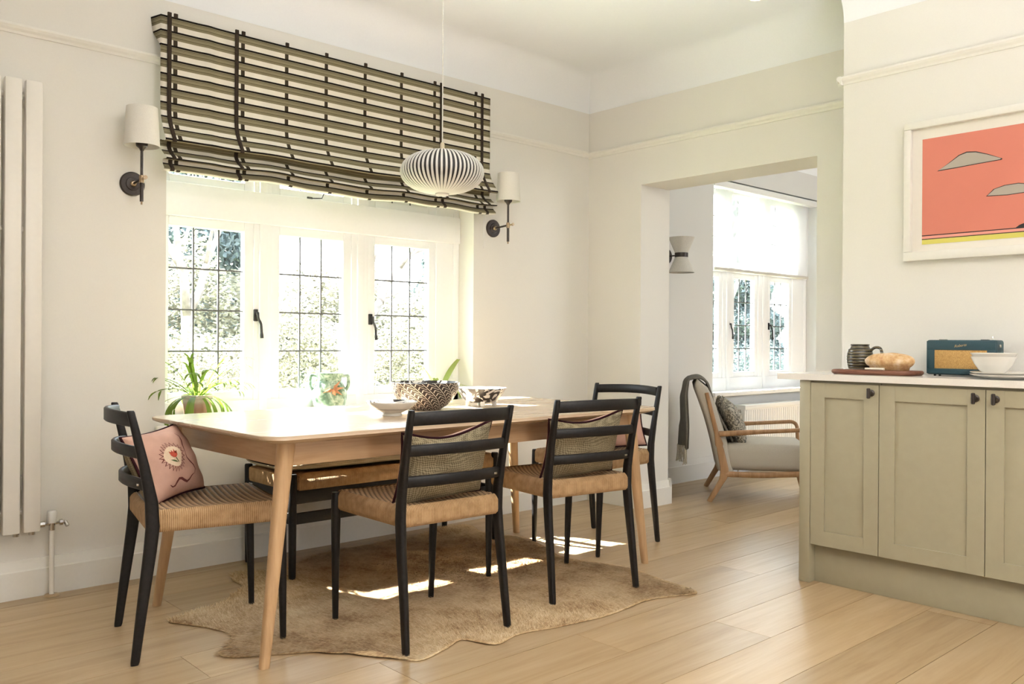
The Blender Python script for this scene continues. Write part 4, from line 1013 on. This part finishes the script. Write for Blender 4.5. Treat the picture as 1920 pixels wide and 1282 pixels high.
# board, jug, loaf, knife
t = empty('bread_board', (3.70, 1.700, CZ), R(2), 'dark live edge wooden board holding jug and loaf', 'board')
out = []
for k in range(40):
    a = 2*PI*k/40; ex = .085*math.copysign(abs(math.cos(a))**.5, math.cos(a)); ey = .185*math.copysign(abs(math.sin(a))**.7, math.sin(a))
    j = 1+.05*noise.noise((math.cos(a)*2, math.sin(a)*2, 3)); out.append((ex*j, ey*j))
MB().rings([[(x*.93, y*.95, 0) for x, y in out], [(x, y, .008) for x, y in out], [(x*1.0, y*1.0, .016) for x, y in out], [(x*.96, y*.97, .021) for x, y in out]]).build('slab', 'walnut', t, angle=60)
BZ = CZ+.021
t = empty('ribbed_jug', (3.745, 1.795, BZ), R(-92), 'olive brown ribbed stoneware jug left of the loaf', 'jug')
pr_ = []
for k in range(34):
    q = k/33; z = q*.110; base = .046+.010*math.sin(PI*min(1, q*1.15))**.8*1.0 - (.012 if q > .8 else 0)*math.sin((q-.8)/.2*PI/2)+( .006 if q > .96 else 0)
    pr_.append((base+.0007*math.sin(q*2*PI*13), z))
prof = [(0, 0)]+pr_+[(pr_[-1][0]-.005, .111), (.042, .09), (.046, .03), (0, .01)]
MB().lathe(prof, n=48).build('body', 'olive_glaze', t, angle=60)
MB().tube(fillet_path([(.046, 0, .078), (.066, 0, .098), (.094, 0, .096), (.102, 0, .068), (.090, 0, .035), (.052, 0, .022)], .02), .0062, 10).build('handle', 'olive_glaze', t)
def loaf(u, v):
    a = u*2*PI; b = -PI/2+v*PI; r = math.cos(b); x = .052*r*math.cos(a); y = .105*math.copysign(abs(r*math.sin(a))**.92, math.sin(a)); z = .038+.038*math.sin(b)
    if z < .014: z = .0005+z*.05/.014*.0
    nn = noise.noise((x*25, y*25, z*25))*.004+noise.noise((x*60, y*60, z*60))*.0018
    if z > .06: z -= .004*math.exp(-((x+.005)/.008)**2)*(abs(y) < .075)
    return (x*(1+nn*8), y*(1+nn*4), max(0.0, z+nn*(z > .01)))
tag(MB().grid(64, 40, loaf).build('bread_loaf', 'bread_crust', loc=(3.692, 1.640, BZ), angle=180), 'crusty oval loaf of bread on the dark wooden board', 'bread')
t = empty('butter_knife', (3.632, 1.70, BZ), R(0), 'table knife with pale bone handle on the bread board', 'knife')
MB().sweep([(0, -.065, .006), (0, -.03, .006), (0, .018, .006)], [.011, .010, .008], [.010, .010, .008], c=.6).build('handle', 'bone', t)
MB().sweep([(0, .018, .005), (0, .05, .0035), (0, .10, .003), (0, .115, .003)], [.008, .013, .014, .004], .0015).build('blade', 'steel', t)
# radio
t = empty('table_radio', (3.80, 1.392, CZ), R(-90), 'dark teal leather radio with gold speaker cloth', 'radio')
W2, H_, D_ = .139, .152, .085
MB().box((-W2, 0, .006), (W2, D_, H_), .010, 3).build('case', 'teal_leather', t)
f = MB().box((-W2+.004, -.006, .010), (W2-.004, .0, .032), .002).box((-W2+.004, -.006, .110), (W2-.004, 0, H_-.004), .002).box((-W2+.004, -.006, .03), (-.103, 0, .112), .002).box((.103, -.006, .03), (W2-.004, 0, .112), .002)
f.build('front_frame', 'teal_leather', t)
MB().box((-.104, -.003, .031), (.104, .0005, .111), .001).build('speaker_cloth', 'speaker_cloth', t)
for x in (-.11, -.09, .09, .11): MB().tube([(x, .02, 0), (x, .02, .008)], .005, 10).build('foot', 'black_iron', t)
for x_ in (-.095, .07): MB().box((x_, .02, H_), (x_+.025, .05, H_+.003), .001).build('handle_lug', 'chrome', t)
MB().tube([(.108, .05, H_), (.108, .05, H_+.010)], .002, 6).tube([(.108, .05, H_+.010), (.108, .05, H_+.014)], .004, 8).build('aerial', 'chrome', t)
MB().box((W2, .02, H_-.03), (W2+.006, .035, H_-.018), .002).build('strap_stud', 'chrome', t)
def text(s, size, mat, name, parent, loc, rot, shear=0.0, ext=.0006):
    cu = bpy.data.curves.new('letters', 'FONT'); cu.body = s; cu.size = size; cu.extrude = ext; cu.shear = shear; cu.align_x = 'CENTER'; cu.align_y = 'CENTER'
    tmp = bpy.data.objects.new('letters', cu); C.objects.link(tmp); dg = bpy.context.evaluated_depsgraph_get(); me = bpy.data.meshes.new_from_object(tmp.evaluated_get(dg))
    bpy.data.objects.remove(tmp); me.materials.clear(); me.materials.append(MATS[mat]); o = bpy.data.objects.new(name, me); C.objects.link(o); o.parent = parent; o.location = loc; o.rotation_euler = rot; return o
text('Roberts', .015, 'gold_letters', 'lettering', t, (.0, -.0068, .1285), (R(90), R(-8), 0), .5)
# plates and bowls
G = 'white crockery stacked in front of the radio'
PX, PY = 3.665, 1.175
z = CZ
for k in range(2):
    o = MB().lathe([(0, 0), (.060, 0), (.064, .003), (.100, .010), (.125, .017), (.126, .0195), (.098, .0135), (.062, .006), (0, .0055)], n=56).build('dinner_plate', 'porcelain', loc=(PX+.002*k, PY, z), angle=60)
    tag(o, ('lower' if k == 0 else 'upper')+' white dinner plate under the white bowls by the radio', 'plate', G); z += .0085
z += .006-.0085*0
o = MB().lathe([(0, 0), (.034, 0), (.036, .004), (.052, .018), (.068, .042), (.079, .066), (.0805, .070), (.077, .069), (.050, .022), (0, .008)], n=56).build('white_bowl', 'porcelain', loc=(PX, PY+.045, z-.0085+.0025), angle=60)
tag(o, 'lower white bowl of the nested pair on the plates', 'bowl', G)
o = MB().lathe([(0, 0), (.032, 0), (.034, .004), (.050, .020), (.066, .044), (.079, .066), (.0825, .070), (.079, .071), (.048, .024), (0, .008)], n=56).build('white_bowl', 'porcelain', loc=(PX, PY+.045, z-.0085+.0025+.013), angle=60)
tag(o, 'upper white bowl of the nested pair on the plates', 'bowl', G)

# ---------------------------------------------------------------- framed print on the breast
t = empty('framed_print', (XB, 1.26, 1.732), 0, 'white framed red print with two grey clouds on chimney breast', 'picture')
ya, yb2, za, zb = .42, -.42, -.308, .308   # half width y, half height z
fr = .031
f = MB()
def fy(y0, y1, z0, z1): f.box((-.034, y0, z0), (-.001, y1, z1), .003)
fy(ya-fr, ya, za+fr+.0085, zb-fr-.0005); fy(yb2, yb2+fr, za+fr+.0085, zb-fr-.0005); fy(yb2, ya, za, za+fr+.008); fy(yb2, ya, zb-fr, zb)
f.build('frame', 'trim_paint', t)
MB().box((-.012, yb2+.02, za+.02), (-.004, ya-.02, zb-.02)).build('mount', 'art_paper', t, smooth=False)
def flat(y0, y1, z0, z1, mat, nm, x=-.0125): MB().box((x-.0006, y0, z0), (x, y1, z1)).build(nm, mat, t, smooth=False)
zt = .229; yl, yr = .346, -.346
flat(yr, yl, -.197, zt, 'print_red', 'red_field'); flat(yr, yl, -.213, -.200, 'print_pink', 'pink_band'); flat(yr, yl, -.237, -.216, 'print_yellow', 'yellow_band')
flat(yr, yl, -.2005, -.1965, 'print_black', 'black_line', -.0132); flat(yr, yl, -.2160, -.2125, 'print_black', 'black_line', -.0132)
def cloud(cy, cz, pts):
    def poly(s, x, mat, nm):
        cyy = sum(p[0] for p in pts)/len(pts); czz = sum(p[1] for p in pts)/len(pts)
        q = [(cy+cyy+(a-cyy)*(s if 1 else 1)+math.copysign((s-1)*.0, a), cz+czz+(b-czz)*(1+(s-1)*3)) for a, b in pts]
        MB().rings([[(x, a, b) for a, b in q], [(x-.0006, a, b) for a, b in q]]).build(nm, mat, t, smooth=False)
    poly(1.05, -.0131, 'print_black', 'cloud_outline'); poly(1.0, -.0138, 'print_grey', 'cloud')
cloud(0, 0, [(.276, .083), (.235, .106), (.190, .134), (.160, .142), (.125, .138), (.08, .122), (.026, .098), (.03, .094), (.12, .090), (.20, .086)])
cloud(0, 0, [(.078, -.052), (.05, -.028), (.01, -.018), (-.04, -.016), (-.09, -.026), (-.13, -.046), (-.10, -.052), (0, -.056)])
MB().rings([[(-.0131, a, b) for a, b in [(-.03, -.197), (-.045, -.186), (-.075, -.176), (-.12, -.176), (-.15, -.197)]], [(-.0137, a, b) for a, b in [(-.03, -.197), (-.045, -.186), (-.075, -.176), (-.12, -.176), (-.15, -.197)]]]).build('dark_mound', 'print_black', t, smooth=False)

# ---------------------------------------------------------------- armchair in the sitting room
t = empty('armchair', (4.834, 3.358, 0), R(-53), 'grey upholstered armchair with pale wooden frame and curved arms', 'armchair')
# local x = forward, y = across towards the far side
WD = .62
def side_frame2(y):
    # rear leg + post as a lofted bar, arm and rail as tubes with flattened section
    m = MB()
    def bar(path, h, w_=.028, n=12):
        P = [Vector((p[0], y, p[1])) for p in path]; P = fillet_path(P, .055, 6); L = len(P); rs = []
        for i, p in enumerate(P):
            tg = (P[min(i+1, L-1)]-P[max(i-1, 0)]).normalized(); nn = Vector((-tg.z, 0, tg.x)); q = i/(L-1)
            hh = (h(q) if callable(h) else h)/2; ww = w_/2
            rs.append([tuple(p+nn*(hh*math.copysign(abs(math.cos(a))**.7, math.cos(a)))+Vector((0, 1, 0))*(ww*math.copysign(abs(math.sin(a))**.7, math.sin(a)))) for a in [2*PI*k/n for k in range(n)]])
        m.rings(rs)
    bar([(.016, .0), (.122, .185), (.075, .40), (-.004, .722)], lambda q: .034+.022*math.sin(PI*min(1, q*1.5)) if q < .66 else .056-.030*(q-.66)/.34)
    bar([(.10, .186), (.35, .186), (.66, .205)], .038)
    bar([(.078, .450), (.30, .468), (.655, .492), (.668, .20)], lambda q: .038-.012*min(1, q*1.6), .034)
    return m
side_frame2(0).build('side_frame', 'armchair_wood', t, angle=60); side_frame2(WD).build('side_frame', 'armchair_wood', t, angle=60)
for y in (0.0, WD):
    MB().loftz([(.690, y, 0, .011, .011), (.668, y, .10, .015, .014), (.655, y, .195, .018, .014)], 12, 2.8).build('front_leg', 'armchair_wood', t, angle=50)
MB().box((.62, .01, .175), (.65, WD-.01, .215), .005).build('cross_rail', 'armchair_wood', t); MB().box((.10, .01, .165), (.13, WD-.01, .205), .005).build('cross_rail', 'armchair_wood', t)
def softbox(a, b, r, M=None): return MB().box(a, b, r, 4, M)
softbox((.11, .022, .205), (.665, WD-.022, .385), .05).build('seat_cushion', 'grey_upholstery', t, angle=70)
bk = []
for k in range(15):
    q = k/14; z_ = .20+q*.606; x_ = .125-.185*q+.02*math.sin(PI*q); th = .055*(1 if q < .85 else math.sqrt(max(.02, 1-((q-.85)/.15)**2)))
    hwid = (WD/2-.012)*(1 if q < .9 else (1-.10*((q-.9)/.1)**2)); ring = []
    for j in range(24):
        a = 2*PI*j/24; ring.append((x_+th*math.copysign(abs(math.cos(a))**.5, math.cos(a)), WD/2+hwid*math.copysign(abs(math.sin(a))**.25, math.sin(a)), z_+.02*math.cos(a)*-.3))
    bk.append(ring)
MB().rings(bk).build('backrest', 'grey_upholstery', t, angle=70)
AM = Matrix.Translation((4.834, 3.358, 0)) @ Matrix.Rotation(R(-53), 4, 'Z')
def in_arm(p): return tuple(AM @ Vector(p))
def cush_at(p, yaw, tilt, roll=0):
    return in_arm(p), (Matrix.Rotation(R(-53-90+yaw), 4, 'Z') @ Matrix.Rotation(R(tilt), 4, 'X') @ Matrix.Rotation(R(roll), 4, 'Y')).to_euler()
l, r_ = cush_at((.235, .26, .385), 0, 22, 14)
cushion('leaf_cushion', .34, .29, .13, 'cushion_leaf', 'cushion_leaf', 'front leaf patterned grey cushion leaning in the armchair', l, r_, piping=None, group='leaf patterned cushions in the armchair')
l, r_ = cush_at((.19, .44, .385), 0, 18, -4)
cushion('leaf_cushion', .34, .31, .10, 'cushion_leaf', 'cushion_leaf', 'rear leaf patterned cushion behind the front one in armchair', l, r_, piping=None, group='leaf patterned cushions in the armchair')
# throw over the back
t = empty('throw_blanket', (4.834, 3.358, 0), R(-53), 'grey wool throw with cream fringe over armchair back', 'blanket')
path = fillet_path([(.175, 0, .40), (.060, 0, .62), (.012, 0, .79), (-.045, 0, .828), (-.125, 0, .815), (-.140, 0, .70), (-.130, 0, .50), (-.135, 0, .335)], .03, 5)
y0_, y1_ = .05, .52
def thr(u, v):
    i = v*(len(path)-1); k = min(int(i), len(path)-2); p = path[k].lerp(path[k+1], i-k)
    return (p.x+.045*math.sin(u*7.5+.6)*max(0, v-.35)-.02*max(0, v-.35)-.012*v*(1 if v > .55 else 0), y0_+(y1_-y0_)*u+.008*math.sin(v*6), p.z+.004*math.sin(u*9))
o = MB().grid(28, 60, thr).build('cloth', 'grey_throw', t, angle=180); o.modifiers.new('thickness', 'SOLIDIFY').thickness = .014
m = MB(); plain('cream_fringe', (.46, .42, .33), .9, nscale=100, namp=.2)
for k in range(34):
    u = k/33; p = thr(u, 1.0); m.tube([(p[0], p[1], p[2]+.01), (p[0]+rg.uniform(-.008, .004), p[1]+rg.uniform(-.005, .005), p[2]-.05), (p[0]+rg.uniform(-.014, .006), p[1]+rg.uniform(-.006, .006), p[2]-.105)], [.004, .0035, .003], 6)
tag(m.build('fringe', 'cream_fringe', t), kind='stuff')

# ---------------------------------------------------------------- garden
struct(MB().box((-25, YW+T+.01, -.45), (40, 60, -.40)).build('lawn', 'lawn_ground', smooth=False))
def leafmesh(name, n, fn, size, seed, mat, flat_=.3):
    rg_ = np.random.default_rng(seed); P = np.array([fn(rg_) for _ in range(n)]); d = rg_.normal(size=(n, 3)); d[:, 2] *= flat_; d /= np.linalg.norm(d, axis=1)[:, None]
    s = np.cross(d, rg_.normal(size=(n, 3))); s /= np.linalg.norm(s, axis=1)[:, None]; L = (size*rg_.uniform(.6, 1.3, n))[:, None]
    v = np.empty((n, 4, 3)); v[:, 0] = P-d*L; v[:, 1] = P+s*L*.45; v[:, 2] = P+d*L; v[:, 3] = P-s*L*.45
    me = bpy.data.meshes.new(name); me.vertices.add(n*4); me.vertices.foreach_set('co', v.ravel()); me.loops.add(n*4); me.loops.foreach_set('vertex_index', np.arange(n*4))
    me.polygons.add(n); me.polygons.foreach_set('loop_start', np.arange(n)*4); me.update(calc_edges=True); me.materials.append(MATS[mat]); return me
def ball(rg_):
    d = rg_.normal(size=3); d /= np.linalg.norm(d); r = rg_.uniform(.55, 1)**.6; bump_ = 1+.16*math.sin(d[0]*7+1)+.14*math.sin(d[1]*8+d[2]*6); return d*r*bump_
shrub_a = leafmesh('foliage', 24000, ball, .030, 1, 'blossom_leaf')
def cone(rg_):
    h = rg_.uniform(0, 1)**1.3; r = (1-h)*rg_.uniform(.5, 1)**.5*(1+.15*math.sin(h*40)); a = rg_.uniform(0, 2*PI); return (r*math.cos(a), r*math.sin(a), h*3-.0)
con = leafmesh('foliage', 30000, cone, .045, 3, 'conifer_leaf', .6)
def branchmesh(seed, n=9):
    r2 = random.Random(seed); m = MB()
    def grow(p, d, L, r, depth):
        pts = [p]; q = Vector(p); dd = Vector(d)
        for k in range(4):
            dd = (dd+Vector((r2.uniform(-.25, .25), r2.uniform(-.25, .25), r2.uniform(-.05, .2)))).normalized(); q = q+dd*L/4; pts.append(q.copy())
        m.tube(pts, [r*(1-.14*k) for k in range(5)], 7)
        if depth:
            for _ in range(3): i = r2.randint(2, 4); grow(pts[i], (dd+Vector((r2.uniform(-1, 1), r2.uniform(-1, 1), r2.uniform(-.1, .7)))).normalized(), L*.62, r*.5, depth-1)
    grow(Vector((0, 0, 0)), Vector((0, 0, 1)), 2.0, .10, 3); return m
def shrub(name, me, loc, s, label, grp):
    t = empty(name, loc, 0, label, 'shrub', grp); o = bpy.data.objects.new('foliage', me); C.objects.link(o); o.parent = t; o.scale = s; o.location = (0, 0, s[2]*.85); o.rotation_euler = (0, 0, (loc[0]*3.7) % 6.28)
    MB().tube([(0, 0, -.0), (0, 0, s[2]*.9)], .03, 6).build('stem', 'bark', t)
GY = -.40
rg = random.Random(4)
for x, y, q, lb in ((2.45, 7.3, 1.0, 'pale flowering shrub filling the foot of the left window light'), (4.0, 7.5, 1.06, 'pale shrub between the left and middle window lights'),
                    (5.55, 7.6, .98, 'pale shrub seen low in the middle window light'), (7.1, 7.5, 1.04, 'pale shrub seen low in the right window light'), (8.7, 7.6, .95, 'pale shrub right of the dining window view')):
    shrub('flowering_shrub', shrub_a, (x, y, GY), (.74, .70, .92*q), lb, None)
def hedge(name, loc, size, n, mat, label, seed):
    t = empty(name, loc, 0, label, 'hedge')
    def fn(r3):
        x = r3.uniform(0, size[0]); a = r3.uniform(0, PI); rr = r3.uniform(.75, 1.0)*(1+.15*math.sin(x*3.1)+.10*math.sin(x*7.7+2)); return (x, -math.cos(a)*size[1]*rr, max(.05, math.sin(a)*size[2]*rr*(1 if r3.uniform() > .3 else r3.uniform())))
    me = leafmesh('foliage', n, fn, .042, seed, mat); o = bpy.data.objects.new('foliage', me); C.objects.link(o); o.parent = t
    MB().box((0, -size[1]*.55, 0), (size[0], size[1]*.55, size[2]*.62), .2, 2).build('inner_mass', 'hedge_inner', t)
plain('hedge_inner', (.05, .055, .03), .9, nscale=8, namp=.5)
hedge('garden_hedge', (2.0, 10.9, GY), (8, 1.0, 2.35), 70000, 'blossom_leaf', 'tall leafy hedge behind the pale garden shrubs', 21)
def conifer(loc, s, label):
    t = empty('conifer', loc, 0, label, 'tree'); o = bpy.data.objects.new('foliage', con); C.objects.link(o); o.parent = t; o.scale = s
    MB().tube([(0, 0, 0), (0, 0, s[2]*2.6)], [.12, .04], 8).build('trunk', 'bark', t)
conifer((3.9, 14.6, GY), (1.7, 1.7, 3.2), 'dark conifer at the left edge of the window view'); conifer((7.6, 18.6, GY), (1.9, 1.9, 3.3), 'tall dark conifer beyond the left window light')
conifer((11.4, 14.6, GY), (1.25, 1.25, 1.62), 'blue grey conifer seen through the right window light')
conifer((19.8, 12.8, GY), (1.6, 1.6, 1.9), 'conifer seen through the sitting room window')
tag(branchmesh(5).build('bare_tree', 'bark', loc=(3.6, 9.1, GY), angle=180, scale=(1, 1, 1.15)), 'bare tree with brown trunk outside the left light', 'tree')
tag(branchmesh(8).build('leaning_tree', 'bark', loc=(4.6, 9.0, GY), angle=180, rot=(0, R(38), R(10)), scale=(1.1, 1.1, 1.3)), 'bare tree leaning diagonally outside the middle light', 'tree')
tag(branchmesh(12).build('pale_tree', 'pale_bark', loc=(4.9, 12.9, GY), angle=180, scale=(.8, .8, 1.7)), 'slim pale barked tree before the dark conifers', 'tree')
tag(branchmesh(15).build('bare_tree', 'pale_bark', loc=(12.6, 8.6, GY), angle=180, scale=(.9, .9, 1.1)), 'bare tree outside the sitting room window', 'tree')
hedge('low_hedge', (10.6, 9.4, GY), (9, .5, 1.35), 20000, 'conifer_leaf', 'low grey green hedge outside the sitting room window', 22)
